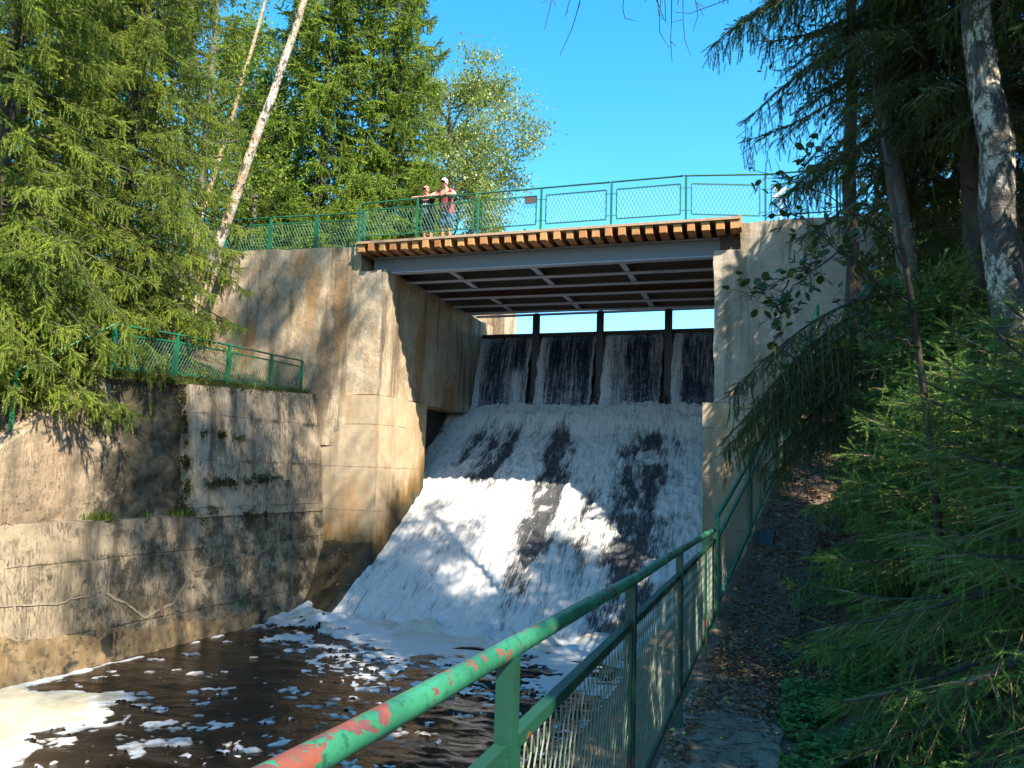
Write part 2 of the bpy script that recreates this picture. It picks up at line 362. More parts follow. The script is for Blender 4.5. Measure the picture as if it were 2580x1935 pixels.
c = t.mix(t.sm(n, .4, .6), (.075, .055, .034), (.11, .070, .042)); c = t.mix(t.sm(n2, .5, .66), c, (.17, .105, .055)); c = t.mix(t.math('MULTIPLY', t.sm(t.noise(p, 2.3, 5, .7), .52, .62), .8), c, (.045, .062, .015))
M['floor'] = t.done(Base_Color=c, Roughness=.95, Normal=t.bump(n2, .8, .04))
tag(MB().grid(GP).build('ground', M['floor'], smooth=True), kind='structure')

# path: a thin trodden sheet on the ground
py = np.arange(-1.4, 16.5, .07); pu = np.linspace(0, 1, 40)
PY, PU = np.meshgrid(py, pu, indexing='ij')
pl = np.interp(PY, [0, 8.5, 13, 17], [-.66, -.62, .15, 1.0]); wid = np.interp(PY, [0, 6, 9, 16], [.62, .58, .80, .9]) + (fbm(np.stack([PY * 1.5, PY * 0, PY * 0], -1), 3, 5) - .5) * .3
PX = pl + PU * wid
PZ = ground_z(PX, PY) + .012 + .012 * (fbm(np.stack([PX, PY, 0 * PX], -1) * 5, 3, 4) - .5)
t = NT('trodden_path'); p = t.pos(); n = t.noise(p, 2.2, 5, .65); n2 = t.noise(p, 26, 5, .7)
c = t.mix(t.sm(n, .38, .62), (.165, .125, .09), (.27, .215, .16)); c = t.mix(t.math('MULTIPLY', t.sm(n2, .45, .7), .55), c, (.06, .042, .028)); Y_ = t.xyz(p)[1]; ny = t.math('ADD', Y_, t.math('MULTIPLY', t.math('SUBTRACT', t.noise(p, 1.6, 4, .65), .5), 4.0)); c = t.mix(t.math('MULTIPLY', t.sm(ny, 6.0, 7.4), .8), c, t.mix(t.noise(p, 9, 5, .7), (.045, .030, .020), (.12, .075, .045)))
M['path'] = t.done(Base_Color=c, Roughness=.92, Normal=t.bump(t.math('ADD', n2, n), .4, .012))
tag(MB().grid(np.stack([PX, PY, PZ], -1)).build('path', M['path'], smooth=True), kind='structure')

def rough_box(mb, x0, x1, y0, y1, z0, z1, res=.12, amp=.05, fr=1.6, skew=None, seed=1, skip=()):
    def lin(a, b): return np.linspace(a, b, max(2, int(abs(b - a) / res) + 1))
    xs, ys, zs = lin(x0, x1), lin(y0, y1), lin(z0, z1)
    def emit(P):
        P = np.asarray(P, float)
        d = np.stack([fbm(P * fr + 31 * k, 4, seed + 10 * k) - .5 for k in range(3)], -1) * 2 * amp
        Q = P + d
        if skew is not None: Q = skew(Q)
        mb.grid(Q)
    for nm, A, B, f in (('y0', xs, zs, lambda a, b: (a, y0 + 0*a, b)), ('y1', xs, zs, lambda a, b: (a, y1 + 0*a, b)), ('x0', ys, zs, lambda a, b: (x0 + 0*a, a, b)),
                    ('x1', ys, zs, lambda a, b: (x1 + 0*a, a, b)), ('z0', xs, ys, lambda a, b: (a, b, z0 + 0*a)), ('z1', xs, ys, lambda a, b: (a, b, z1 + 0*a))):
        if nm in skip: continue
        a, b = np.meshgrid(A, B, indexing='ij'); emit(np.stack(f(a, b), -1))
    return mb

# ------------------------------------------------------------------ left abutment
ab = thing('bridge_abutment', 'tall rust-streaked concrete abutment between the leaning birch and the waterfalls', 'abutment', (-11.5, 18, 2), None)
sk = lambda Q: np.stack([Q[..., 0], Q[..., 1] + .10 * np.minimum(0, Q[..., 0] + 10.95), Q[..., 2]], -1)
m = MB(); rough_box(m, -19.5, -10.95, 18.0, 19.4, .6, 6.22, .11, .045, skew=sk); m.build('wing_wall', M['rough'], ab, True)
m = MB(); rough_box(m, -10.95, -10.12, 18.0, 26.4, 2.0, 5.50, .10, .05); m.build('bearing_wall', M['rough'], ab, True)
m = MB(); rough_box(m, -12.75, -10.07, 17.96, 20.85, -5.0, 1.985, .14, .02, seed=5); m.build('base_block', M['base'], ab, True)
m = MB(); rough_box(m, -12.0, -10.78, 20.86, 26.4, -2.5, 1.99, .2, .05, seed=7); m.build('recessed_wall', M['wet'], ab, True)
m = MB(); rough_box(m, -11.2, -9.95, 27.2, 28.6, 2.0, 7.2, .2, .05, seed=9); m.build('upstream_block', M['rough'], ab, True)
# right abutment
ar = thing('bridge_abutment', 'pale plastered concrete abutment behind the birch and the drooping spruce bough', 'abutment', (0, 18, 2), None)
m = MB(); rough_box(m, -1.32, -.72, 18.0, 26.4, 1.78, 5.43, .10, .045, seed=3); m.build('bearing_wall', M['rightw'], ar, True)
m = MB(); rough_box(m, -.72, 7.0, 18.0, 19.4, 1.0, 6.07, .11, .045, seed=3); m.build('wing_wall', M['rightw'], ar, True)
m = MB(); rough_box(m, -1.56, 1.2, 17.93, 20.85, -5.0, 1.77, .16, .015, seed=6); m.build('base_block', M['base'], ar, True)
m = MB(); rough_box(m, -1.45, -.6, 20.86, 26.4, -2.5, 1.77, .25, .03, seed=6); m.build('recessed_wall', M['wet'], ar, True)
# mossy toe where the channel wall meets the spillway
m = MB(); U, V = np.meshgrid(np.linspace(0, 1, 26), np.linspace(0, 1, 40), indexing='ij')
A, B, C_, D = [np.array(q) for q in ((-11.85, 17.97, -1.95), (-10.10, 17.97, -1.95), (-10.40, 16.50, -3.52), (-11.75, 16.80, -4.0))]
top = (A * (1-U[..., None]) + B * U[..., None]) * (1-V[..., None]) + (D * (1-U[..., None]) + C_ * U[..., None]) * V[..., None]
top = top + (fbm(top * 2.2, 4, 8) - .5)[..., None] * np.array([.06, -.12, .16]); m.grid(top)
side = np.stack([top[-1] * [1, 1, 0] + np.array([0, 0, 1]) * (top[-1][:, 2:3] * (1 - k) + (-5.0) * k) for k in np.linspace(0, 1, 10)], 0); m.grid(side)
tag(m.build('concrete_toe', M['toe'], smooth=True, loc=(-11, 17.5, -4)), 'dark wet mossy concrete toe at the foot of the left spillway edge', 'concrete toe')

# ------------------------------------------------------------------ left channel wall
rw = thing('retaining_wall', 'old cracked concrete retaining wall with a mossy ledge above the foamy pool', 'retaining wall', (-12, 11, -3.75))
def wallgrid(y0, y1, z0, z1, off, res, amp, fr, seed):
    ys = np.arange(y0, y1 + res, res); zs = np.arange(z0, z1 + res * .5, res); Yg, Zg = np.meshgrid(ys, zs, indexing='ij')
    Xg = xw(Yg, Zg) + off; P = np.stack([Xg, Yg, Zg], -1); d = fbm(P * fr, 5, seed) - .5
    P[..., 0] += d * amp; return P
LZ = -1.17
G1 = wallgrid(-6, 18.0, -5, LZ, 0, .08, .05, 1.5, 21)
m = MB(); m.grid(G1)
e = G1[:, -1]; lw = np.stack([e + np.array([-k, 0, .03 * k]) + np.array([0, 0, 1]) * ((fbm(e * 3 + k * 9, 3, 2) - .5) * .05 * (k > 0))[:, None] for k in np.linspace(0, .6, 8)], 0); m.grid(lw)
m.build('lower_wall', M['lower'], rw, True)
# old recessed upper wall, broken top line
ys = np.arange(-6, 13.6, .07); us = np.linspace(0, 1, 44); Yg, Ug = np.meshgrid(ys, us, indexing='ij')
tz = np.interp(ys, [-6, 7, 9, 11.3, 13, 14], [-.5, -.35, -.08, 1.6, 1.82, 1.88])[:, None] + .10 * (fbm(np.stack([Yg * 1.3, 0 * Yg, 0 * Yg], -1), 3, 4) - .5)
Zg = LZ + (tz - LZ) * Ug; Xg = xw(Yg, Zg) - np.interp(Ug, [0, .25, 1], [.42, .36, .22])
P = np.stack([Xg, Yg, Zg], -1); r1 = fbm(P * 1.1, 5, 31) - .5; r2 = fbm(P * 4.2, 4, 33) - .5
wt = sstep(10.6, 12.2, Yg) * .7 + .3; P[..., 0] += (r1 * .42 + r2 * .16) * wt
m = MB(); m.grid(P); e = P[:, -1]; m.grid(np.stack([e, e + np.array([-.5, 0, .02])], 0)); m.build('upper_wall', M['old'], rw, True)
# newer, smoother panel standing proud
G3 = wallgrid(13.42, 18.0, LZ - .02, 1.96, .03, .05, .025, 2.0, 41)
sl = np.interp(G3[..., 1], [13.4, 18], [1.72, 2.0]); G3[..., 2] = LZ - .02 + (G3[..., 2] - LZ + .02) / (1.96 - LZ + .02) * (sl - LZ + .02); G3[..., 1] -= .16 * np.clip((G3[..., 2] - LZ) / 3, 0, 1) * (18 - G3[..., 1]) / 4.6
m = MB(); m.grid(G3); e = G3[0]; m.grid(np.stack([e + np.array([-k, 0, 0]) for k in (0, .25, .5)], 0)); e = G3[:, -1]; m.grid(np.stack([e + np.array([-k, 0, .01]) for k in (0, .3, .6)], 0))
m.build('wall_panel', M['panel'], rw, True)
# pale lime runs out of the cracks
def ribbon(m, pts, w0, seed):
    pts = np.array(pts, float); s = np.linspace(0, len(pts) - 1, len(pts) * 9); yz = np.stack([np.interp(s, range(len(pts)), pts[:, k]) for k in (0, 1)], -1)
    nn = np.stack([fbm(np.stack([s * 1.7 + 50 * k, s * 0 + seed, s * 0], -1), 4, seed + k) - .5 for k in (0, 1)], -1); yz = yz + nn * .16
    d = nrm(np.gradient(yz, axis=0)); nv = np.stack([-d[:, 1], d[:, 0]], -1); w = w0 * (.45 + 1.3 * fbm(np.stack([s * 3, s * 0, s * 0], -1), 3, seed + 5))
    def P(q): 
        b = np.stack([xw(q[:, 0], q[:, 1]), q[:, 0], q[:, 1]], -1); b[:, 0] += (fbm(b * 1.5, 5, 21) - .5) * .05 + .018; return b
    m.grid(np.stack([P(yz + nv * w[:, None]), P(yz - nv * w[:, None])], 0))
M['lime'] = flat('lime_crust', (.25, .20, .14), .9, .5, 11, bumpd=.02)
M['limered'] = flat('rusty_lime_crust', (.17, .10, .06), .9, .4, 9)
for k, (pts, wd) in enumerate([([(9.15, -2.45), (10.17, -2.58), (10.7, -2.5), (11.04, -2.42), (11.11, -2.26), (11.13, -2.0)], .012), ([(11.11, -2.5), (11.4, -2.65), (11.81, -2.9), (12.08, -3.05), (12.72, -2.95), (13.25, -2.37)], .02),
                               ([(9.3, -2.0), (9.40, -2.5), (9.47, -2.97)], .016), ([(12.08, -3.0), (12.19, -3.45)], .014), ([(14.3, -1.35), (14.5, -2.05), (14.62, -2.5)], .009), ([(13.4, -2.35), (15.2, -2.22), (16.2, -1.75)], .008), ([(15.2, -2.2), (15.6, -1.7), (16.3, -1.5), (16.6, -1.15)], .009)]):
    m = MB(); ribbon(m, pts, wd, 60 + k); m.build('lime_run', M['lime'], rw)
def blotch(m, y, z, ry, rz, seed):
    th = np.linspace(0, 2*np.pi, 25)[:-1]; rr = .55 + .9 * fbm(np.stack([np.cos(th) * 1.5, np.sin(th) * 1.5, 0*th + seed], -1), 3, seed)
    q = np.stack([y + np.cos(th) * ry * rr, z + np.sin(th) * rz * rr], -1); q = np.concatenate([[[y, z]], q])
    b = np.stack([xw(q[:, 0], q[:, 1]), q[:, 0], q[:, 1]], -1); b[:, 0] += (fbm(b * 1.5, 5, 21) - .5) * .05 + .022
    m.add(b, [[0, 1 + k, 1 + (k + 1) % 24] for k in range(24)])
rs = np.random.RandomState(4)
m = MB()
for k in range(16): blotch(m, rs.uniform(9.3, 13.2), rs.uniform(-3.55, -3.1), rs.uniform(.015, .05), rs.uniform(.05, .17), k)
blotch(m, 12.45, -2.95, .05, .16, 33); m.build('rust_patch', M['limered'], rw)
# tan tide band just above the water: its own thin crust
ys = np.arange(6, 17.0, .05); us = np.linspace(0, 1, 9); Yg, Ug = np.meshgrid(ys, us, indexing='ij')
hi = np.interp(ys, [6, 9, 11, 13.5, 15.2, 17], [.85, .82, .55, .42, .3, .12])[:, None] + .22 * (fbm(np.stack([Yg * 2.2, 0 * Yg, 0 * Yg], -1), 5, 14) - .5)
Zg = WZ - .1 + (hi + .1) * Ug; b = np.stack([xw(Yg, Zg), Yg, Zg], -1); b[..., 0] += (fbm(b * 1.5, 5, 21) - .5) * .05 + .006 * (1 - Ug) + .002
t = NT('tide_crust'); p = t.pos(); n = t.noise(t.mapv(p, (1, 1, .8)), 3.2, 5, .65)
c = t.mix(t.sm(n, .4, .6), (.17, .115, .055), (.26, .18, .095)); c = t.mix(t.math('MULTIPLY', t.sm(t.noise(p, 5.5, 5, .7), .5, .62), .75), c, (.055, .045, .02)); c = t.mix(t.sm(t.noise(p, 1.4, 4, .6), .56, .63), c, (.03, .025, .015))
M['tide'] = t.done(Base_Color=c, Roughness=.8, Normal=t.bump(n, .6, .03))
m = MB(); m.grid(b); m.build('tide_crust', M['tide'], rw, True)

# right channel wall with its narrow top ledge
m = MB(); rough_box(m, -1.18, -.60, -6, 17.9, -5, -1.76, .2, .03, seed=11)
tag(m.build('channel_wall', M['lower'], smooth=True, loc=(-.9, 6, -5)), 'low concrete channel wall under the footpath railing', 'channel wall')

# ------------------------------------------------------------------ water
t = NT('river_water'); p = t.pos(); h = t.noise(t.mapv(p, (1, 1.9, 1)), 6.5, 4, .6, .5)
M['water'] = t.done(Base_Color=(.013, .009, .006), Roughness=.05, IOR=1.33, Normal=t.bump(h, .42, .035))
wx = np.concatenate([np.arange(-12.6, -.9, .05)]); wy = np.arange(1.0, 18.2, .05); WX, WY = np.meshgrid(wx, wy, indexing='ij')
amp = .020 + .085 * sstep(-8.5, -4.5, WX) * (1 - .4 * sstep(13, 9, WY)) + .05 * sstep(14.0, 16.5, WY)
P = np.stack([WX, WY, 0 * WX], -1); Q = np.stack([WX * .75 + WY * .3, WY * 2.3 - WX * .5, 0 * WX], -1)
WH = WZ + amp * ((fbm(Q * 1.5, 3, 51) - .5) * 1.7 + (1 - np.abs(2 * vnoise(Q * 2.6, 52) - 1)) * .55 - .25)
m = MB(); m.grid(np.stack([WX, WY, WH], -1))
xs = np.array([-12.6, -.9]); m.grid(np.stack(np.meshgrid(xs, np.array([-300, 1.0]), [WZ], indexing='ij'), -1)[:, :, 0])
tag(m.build('water', M['water'], smooth=True), kind='structure')
m = MB(); m.grid(np.stack(np.meshgrid(np.array([-12.1, 300]), np.array([27.05, 420]), [4.85], indexing='ij'), -1)[:, :, 0])
m.grid(np.stack(np.meshgrid(np.array([-10.1, -1.4]), np.array([25.62, 27.05]), [4.85], indexing='ij'), -1)[:, :, 0])
tag(m.build('reservoir', M['water']), kind='structure')

# floating foam, a thin relief that dips under the water where there is none
def polydist(X, Y, poly):
    poly = np.array(poly); ins = np.zeros(X.shape, bool); dm = np.full(X.shape, 1e9)
    for a, b in zip(poly, np.roll(poly, -1, 0)):
        e = b - a; tt = np.clip(((X - a[0]) * e[0] + (Y - a[1]) * e[1]) / (e @ e), 0, 1)
        dm = np.minimum(dm, np.hypot(X - a[0] - tt * e[0], Y - a[1] - tt * e[1]))
        cr = ((a[1] > Y) != (b[1] > Y)) & (X < (b[0] - a[0]) * (Y - a[1]) / (b[1] - a[1] + 1e-12) + a[0]); ins ^= cr
    return np.where(ins, dm, -dm)
fx = np.arange(-12.5, -1.0, .028); fy = np.arange(5.0, 17.6, .028); FX, FY = np.meshgrid(fx, fy, indexing='ij'); P = np.stack([FX, FY, 0 * FX], -1)
n1 = fbm(P * 1.1, 5, 71) - .5; n2 = fbm(P * 3.4, 4, 72) - .5; n3 = fbm(P * 9, 3, 73) - .5
wxn = FX + n1 * 1.1 + n2 * .5; wyn = FY + (fbm(P * 1.1 + 40, 5, 74) - .5) * 1.1 + (fbm(P * 3.4 + 9, 4, 75) - .5) * .5
sheet = polydist(wxn, wyn, [(-13, 9.6), (-11.4, 9.9), (-11.0, 10.3), (-10.3, 10.25), (-9.55, 10.15), (-9.15, 9.5), (-8.9, 8.9), (-9.05, 8.2), (-8.7, 7.1), (-8, 4), (-13, 4)])
strip = .05 + .30 * n1 + .45 * n2 - np.abs(FX - xw(FY, WZ) - .12); strip = np.where((FY > 9.4) & (FY < 16.8), strip, -1)
footy = np.interp(FX, [-12, -10.5, -9, -6, -4, -2], [15.3, 14.6, 14.2, 13.9, 13.7, 13.4]); foot = (FY - footy) * .35 + n1 * 1.5 + n2 * 1.3 + n3 * .5
lace = .46 * sstep(3.0, 0, footy - FY) - .36 + n1 * .8 + n2 * 1.1 + n3 * 1.5; lace = np.where(FX > -9.2 + (15 - FY) * .35, lace, -1)
blob = np.full(FX.shape, -1.0); rs = np.random.RandomState(12)
for k in range(950):
    y0 = 6.3 + 8.2 * rs.rand() ** 1.25; x0 = rs.uniform(-11.2, -2.2)
    if (x0 + 8.3) ** 2 / 2.6 ** 2 + (y0 - 12.9) ** 2 / 1.15 ** 2 < 1 and rs.rand() < .93: continue
    if x0 > -4.6 and rs.rand() < .72: continue
    r = .012 + .135 * rs.rand() ** 4.2; r *= 1.25 if y0 < 10 else .9
    i0, i1 = np.searchsorted(fx, (x0 - 3 * r - .2, x0 + 3 * r + .2)); j0, j1 = np.searchsorted(fy, (y0 - 3 * r - .2, y0 + 3 * r + .2))
    if i1 <= i0 or j1 <= j0: continue
    s = (slice(i0, i1), slice(j0, j1)); k2 = min(1.0, r * 7)
    dd = np.hypot((FX[s] + (n2[s] * .75 + n3[s] * .3) * k2 - x0) * .8, (FY[s] + n1[s] * .3 * k2 + n3[s] * .55 * k2 - y0) * 1.15); blob[s] = np.maximum(blob[s], r - dd)
sheet = sheet - .55 * sstep(.56, .66, fbm(np.stack([FX * .9 + n1 * 2.5, FY * 2.4 + n2 * 1.5, 0 * FX], -1), 4, 171)) * sstep(1.3, .1, sheet)
fm = np.maximum.reduce([np.clip(sheet, -1, .35) * .9, np.clip(strip, -1, .2), foot * .9, lace * .6, blob])
bub = .012 * (fbm(P * 30, 2, 77) - .5)
hump = .27 * sstep(14.9, 16.4, FY) * (.35 + 2.4 * np.abs(fbm(P * 1.6, 3, 78) - .5) + .5 * n2)
FZ = np.interp(fm, [-.06, -.005, .02, .12, 1], [-.060, -.022, .010, .020, .028]) + bub * (fm > .02) + np.where(fm > 0, hump, 0)
WHf = WZ + amp[0, 0] * 0
FZ = FZ + WZ + .5 * (.012 + .045 * sstep(-8.5, -4.5, FX)) * ((fbm(np.stack([FX * .75 + FY * .3, FY * 2.3 - FX * .5, 0 * FX], -1), 2, 51) - .5) * 1.7)
keep = (fm > -.05)[:-1, :-1] & (fm > -.05)[1:, 1:] & (fm > -.05)[1:, :-1] & (fm > -.05)[:-1, 1:]
cream = sstep(.0, .5, sheet) * .9 + .6 * sstep(14.8, 16.0, FY) * sstep(.46, .56, fbm(P * 1.3, 3, 79))
t = NT('river_foam'); p = t.pos(); n = t.noise(p, 16, 4, .6); ca = t.attr('cream'); th_ = t.math('ADD', t.attr('thick'), t.math('MULTIPLY', t.math('SUBTRACT', t.noise(t.mapv(p, (1, 1.6, 1)), 5, 5, .7, 1.2), .5), .16))
c = t.mix(ca, (.46, .48, .50), t.mix(t.sm(t.noise(p, 1.0, 4), .35, .65), (.30, .265, .165), (.42, .385, .27))); c = t.mix(t.math('MULTIPLY', t.sm(n, .45, .7), .2), c, (.5, .48, .42))
c = t.mix(t.sm(th_, -.03, .12), (.10, .075, .05), c)
M['foam'] = t.done(Base_Color=c, Roughness=.6, Normal=t.bump(n, .3, .01))
m = MB(); m.grid(np.stack([FX, FY, FZ], -1), keep); tag(m.build('foam', M['foam'], smooth=True, attr={'cream': cream, 'thick': fm}), kind='stuff')

# ------------------------------------------------------------------ spillway: white water on the slope
cx_ = np.arange(-10.95, -1.42, .032); cu = np.arange(16.0, 24.75, .034); CX, CU = np.meshgrid(cx_, cu, indexing='ij')
P = np.stack([CX, CU, 0 * CX], -1)
big = fbm(P * np.array([.9, .45, 1]), 4, 81) - .5; mid = fbm(P * np.array([3.6, 1.3, 1]), 4, 82) - .5; fin = fbm(P * np.array([12, 3.2, 1]), 3, 83) - .5
rid = 1 - np.abs(2 * vnoise(P * np.array([5.2, 3.6, 1]) + mid[..., None] * .9, 85) - 1); rid2 = 1 - np.abs(2 * vnoise(P * np.array([12, 5, 1]) + fin[..., None], 86) - 1)
def band(xc, wd, y0, y1, soft=1.2): return np.exp(-((CX + mid * .5 + big * .6 - xc) / wd) ** 2) * sstep(y0 - soft, y0 + soft * .4, CU) * (1 - sstep(y1 - .5, y1 + .3, CU))
darkness = np.maximum.reduce([1.0 * band(-6.15 - .12 * (CU - 21), .42, 17.6, 23.7), 1.0 * band(-3.45 - .02 * (CU - 20), .60, 16.0, 23.5), .95 * band(-8.25, .55, 21.4, 23.6, .9), .55 * band(-9.3, .35, 22, 23.6, .8), .5 * band(-4.9, .3, 19, 21)])
darkness = darkness * (.62 + 1.5 * (fbm(P * np.array([2.2, 1.5, 1]), 3, 88)) * .55)
fo = .93 - 1.05 * darkness * (.55 + .9 * sstep(.35, .62, fbm(P * np.array([3.5, 2.2, 1]), 4, 188))) + .75 * mid + .6 * fin + .35 * (rid - .6)
fo = fo - .45 * sstep(.25, .0, CX + 10.9)
splash = sstep(23.3, 23.95, CU) * (1 - sstep(24.5, 24.75, CU)); fo = np.maximum(fo, splash * .85 + .6 * fin + .5 * mid)
CZ = chz(CU) + .085 * (rid - .5) + .055 * (rid2 - .5) + .20 * big + .07 * fin - .06 * darkness + .30 * splash * (.5 + .9 * fbm(P * np.array([2.2, 2, 1]), 3, 89)) * np.where(darkness > 0, 1, 1)
CZ = CZ + .10 * np.exp(-((CX + 10.7) / .12) ** 2) * (rid2 - .3)
CZ = CZ - 1.2 * sstep(-10.38, -10.62, CX) * sstep(17.9, 17.2, CU)
CZ = np.where(CU < 17.3, np.maximum(CZ, WZ - .25), CZ)
t = NT('white_water'); p = t.pos(); f = t.attr('foam')
fv = t.mapv(p, (8, 1.0, 1.0)); n = t.noise(fv, 2.2, 6, .75, .8); n2 = t.noise(t.mapv(p, (20, 3.5, 3.5)), 2, 4, .75)
ff = t.math('ADD', f, t.math('ADD', t.math('MULTIPLY', t.math('SUBTRACT', n, .5), 2.7), t.math('MULTIPLY', t.math('SUBTRACT', n2, .5), 1.2)))
fm_ = t.sm(ff, .05, 1.0)
c = t.mix(fm_, (.062, .064, .068), (.70, .68, .66))
M['white_water'] = t.done(Base_Color=c, Roughness=t.mixf(fm_, .12, .65), IOR=1.33, Normal=t.bump(t.math('ADD', n, n2), .8, .07))
m = MB(); m.grid(np.stack([CX, CU, CZ], -1)); tag(m.build('spillway_water', M['white_water'], smooth=True, attr={'foam': fo}), kind='structure')
# bed under the water
m = MB(); m.hexa([(-11.9, 16.0, -6), (-1.3, 16.0, -6), (-1.3, 25.0, -6), (-11.9, 25.0, -6), (-11.9, 16.0, -4.6), (-1.3, 16.0, -4.6), (-1.3, 25.0, 1.75), (-11.9, 25.0, 1.75)])
tag(m.build('spillway_bed', M['wet'], loc=(-6, 20, -5)), kind='structure')

# falling curtains
t = NT('falling_water'); p = t.pos(); f = t.attr('foam'); n = t.noise(t.mapv(p, (9, 1.5, .55)), 1.5, 5, .7, .15); n2 = t.noise(t.mapv(p, (7, 4, 4)), 2.4, 4, .7, .5)
ff = t.math('ADD', f, t.math('ADD', t.math('MULTIPLY', t.math('SUBTRACT', n, .5), 2.0), t.math('MULTIPLY', t.math('SUBTRACT', n2, .5), .9)))
fm_ = t.sm(ff, .05, 1.25); c = t.mix(fm_, (.010, .017, .034), (.44, .49, .56))
M['curtain'] = t.done(Base_Color=c, Roughness=t.mixf(fm_, .10, .5), IOR=1.33, Normal=t.bump(t.math('ADD', n, n2), .5, .04))
px_ = [-10.30, -7.98, -5.65, -3.31, -1.2]
lab = ['falling sheet of dark water in the bay beside the left abutment, with a white jet', 'falling water curtain in the second bay from the left abutment', 'widest falling water curtain, white streaked on its left edge', 'falling water curtain half hidden behind the right abutment']
for k in range(4):
    x0, x1 = px_[k] + (.15 if k else .10), px_[k+1] - .17
    xs = np.arange(x0, x1, .022); us = np.linspace(0, 1, 120); XX, UU = np.meshgrid(xs, us, indexing='ij'); Q = np.stack([XX * 7 + 30 * k, UU * 1.2, 0 * XX], -1)
    st = fbm(Q, 4, 91) - .5; ro = fbm(np.stack([XX * 6, UU * 14, 0 * XX], -1), 4, 92) - .5
    ye = 25.46 - .98 * UU ** .6; zz = 4.885 - 3.1 * UU
    yy = ye + .10 * st * np.sqrt(UU) + .10 * ro * UU
    frac = (XX - x0) / (x1 - x0)
    edge = np.exp(-((frac - .06) / .10) ** 2) * (.55 + .3 * UU); edge2 = .25 * np.exp(-((frac - .97) / .04) ** 2)
    fo = .16 + .75 * st + .45 * ro * UU + edge + edge2 + .20 * UU + .30 * np.exp(-UU / .06)
    if k == 0: fo = fo + .75 * np.exp(-((XX + 8.55) / .17) ** 2) * sstep(.32, .5, UU) 
    if k == 2: fo = fo + .35 * np.exp(-((frac - .22) / .13) ** 2)
    wob = (fbm(np.stack([UU * 9, 0 * UU + k, 0 * UU], -1), 3, 95) - .5) * .12 * np.exp(-(np.minimum(frac, 1 - frac) / .08))
    m = MB(); m.grid(np.stack([XX + wob, yy, zz], -1)); o = m.build('waterfall', M['curtain'], smooth=True, loc=(px_[k] + 1.1, 24.8, 1.9), attr={'foam': fo}); tag(o, lab[k], 'waterfall', 'waterfalls between the gate piers')

# spray thrown up where the curtains land
rs = np.random.RandomState(3); N = 11000; m = MB()
sx = rs.uniform(-10.7, -1.5, N); su = 23.75 + .9 * rs.rand(N) - .5 * rs.rand(N) ** 2; hz = rs.exponential(.16, N) * (.6 + 1.0 * fbm(np.stack([sx * .9, 0 * sx, 0 * sx], -1), 3, 96))
pos = np.stack([sx, su, chz(su) + .12 + np.minimum(hz, .9)], -1); r = rs.uniform(.004, .014, N) * (1.1 - .5 * np.minimum(hz, 1))
TV = np.array([[1, 1, 1], [-1, -1, 1], [-1, 1, -1], [1, -1, -1]], float) * .6; TF = np.array([[0, 1, 2], [0, 3, 1], [0, 2, 3], [1, 3, 2]])
m.inst(TV, TF, pos, np.eye(3)[None] * r[:, None, None])
N = 700; sx = rs.uniform(-10.8, -1.6, N); su = rs.uniform(16.6, 23.8, N); pos = np.stack([sx, su, chz(su) + .14 + rs.exponential(.05, N)], -1); r = rs.uniform(.006, .014, N)
m.inst(TV, TF, pos, np.eye(3)[None] * r[:, None, None])
M['spray'] = flat('water_spray', (.82, .83, .85), .4, .05)
tag(m.build('spray', M['spray']), kind='stuff')

# ------------------------------------------------------------------ sluice gates
sg = thing('sluice_gate', 'dark steel sluice gate frame with four openings under the footbridge', 'sluice gate', (-6, 25.5, 1.9))
for x in px_[1:4]:
    m = MB(); m.box((x, 25.25, 1.9 + 1.9), (.16, .22, 3.8)); m.box((x, 25.13, 3.78), (.26, .03, 3.72)); m.build('post', M['steel_shade'], sg)
    m = MB(); m.hexa([(x-.20, 24.9, .8), (x+.20, 24.9, .8), (x+.20, 26.4, .8), (x-.20, 26.4, .8), (x-.17, 25.36, 4.9), (x+.17, 25.36, 4.9), (x+.17, 26.4, 4.9), (x-.17, 26.4, 4.9)]); m.build('pier', M['wet'], sg)  # pier: wet concrete, its dark tone also holds the lack of light
for k in range(4):
    x0, x1 = px_[k], px_[k+1]; m = MB(); m.box(((x0+x1)/2, 25.9, 3.2), (x1-x0-.1, .12, 3.4)); m.build('gate_leaf', M['steel_shade'], sg)
m = MB(); m.box((-5.8, 25.56, 4.93), (9.2, .20, .18)); m.box((-5.8, 25.43, 5.005), (9.2, .08, .03)); m.build('crest_beam', M['steel_shade'], sg)
m = MB(); m.box((-5.8, 25.40, 5.70), (9.2, .2, .05)); m.build('top_flange', M['steel_shade'], sg)
# ------------------------------------------------------------------ footbridge
def bz(x): return -(x + 5.9) * .011
br = thing('footbridge', 'footbridge of larch crossbeams on grey steel girders spanning the waterfalls', 'footbridge', (-5.9, 18, 6))
NB = 31; pitch = (10.17 - .19) / (NB - 1); rs = np.random.RandomState(8)
for k in range(NB):
    x = -10.80 + pitch * k + (rs.rand() - .5) * .03; wd = .175 + .03 * rs.rand(); y0 = 17.69 + (rs.rand() - .5) * .06
    m = MB(); z0, z1 = 5.90 + bz(x), 6.118 + bz(x); b = .012
    m.hexa([(x-wd/2, y0+b, z0), (x+wd/2, y0+b, z0), (x+wd/2, 24.9, z0), (x-wd/2, 24.9, z0), (x-wd/2, y0+b, z1), (x+wd/2, y0+b, z1), (x+wd/2, 24.9, z1), (x-wd/2, 24.9, z1)])
    m.hexa([(x-wd/2+b, y0, z0+b), (x+wd/2-b, y0, z0+b), (x+wd/2, y0+b-.001, z0), (x-wd/2, y0+b-.001, z0), (x-wd/2+b, y0, z1-b), (x+wd/2-b, y0, z1-b), (x+wd/2, y0+b-.001, z1), (x-wd/2, y0+b-.001, z1)])
    m.build('crossbeam', M['timber'], br)
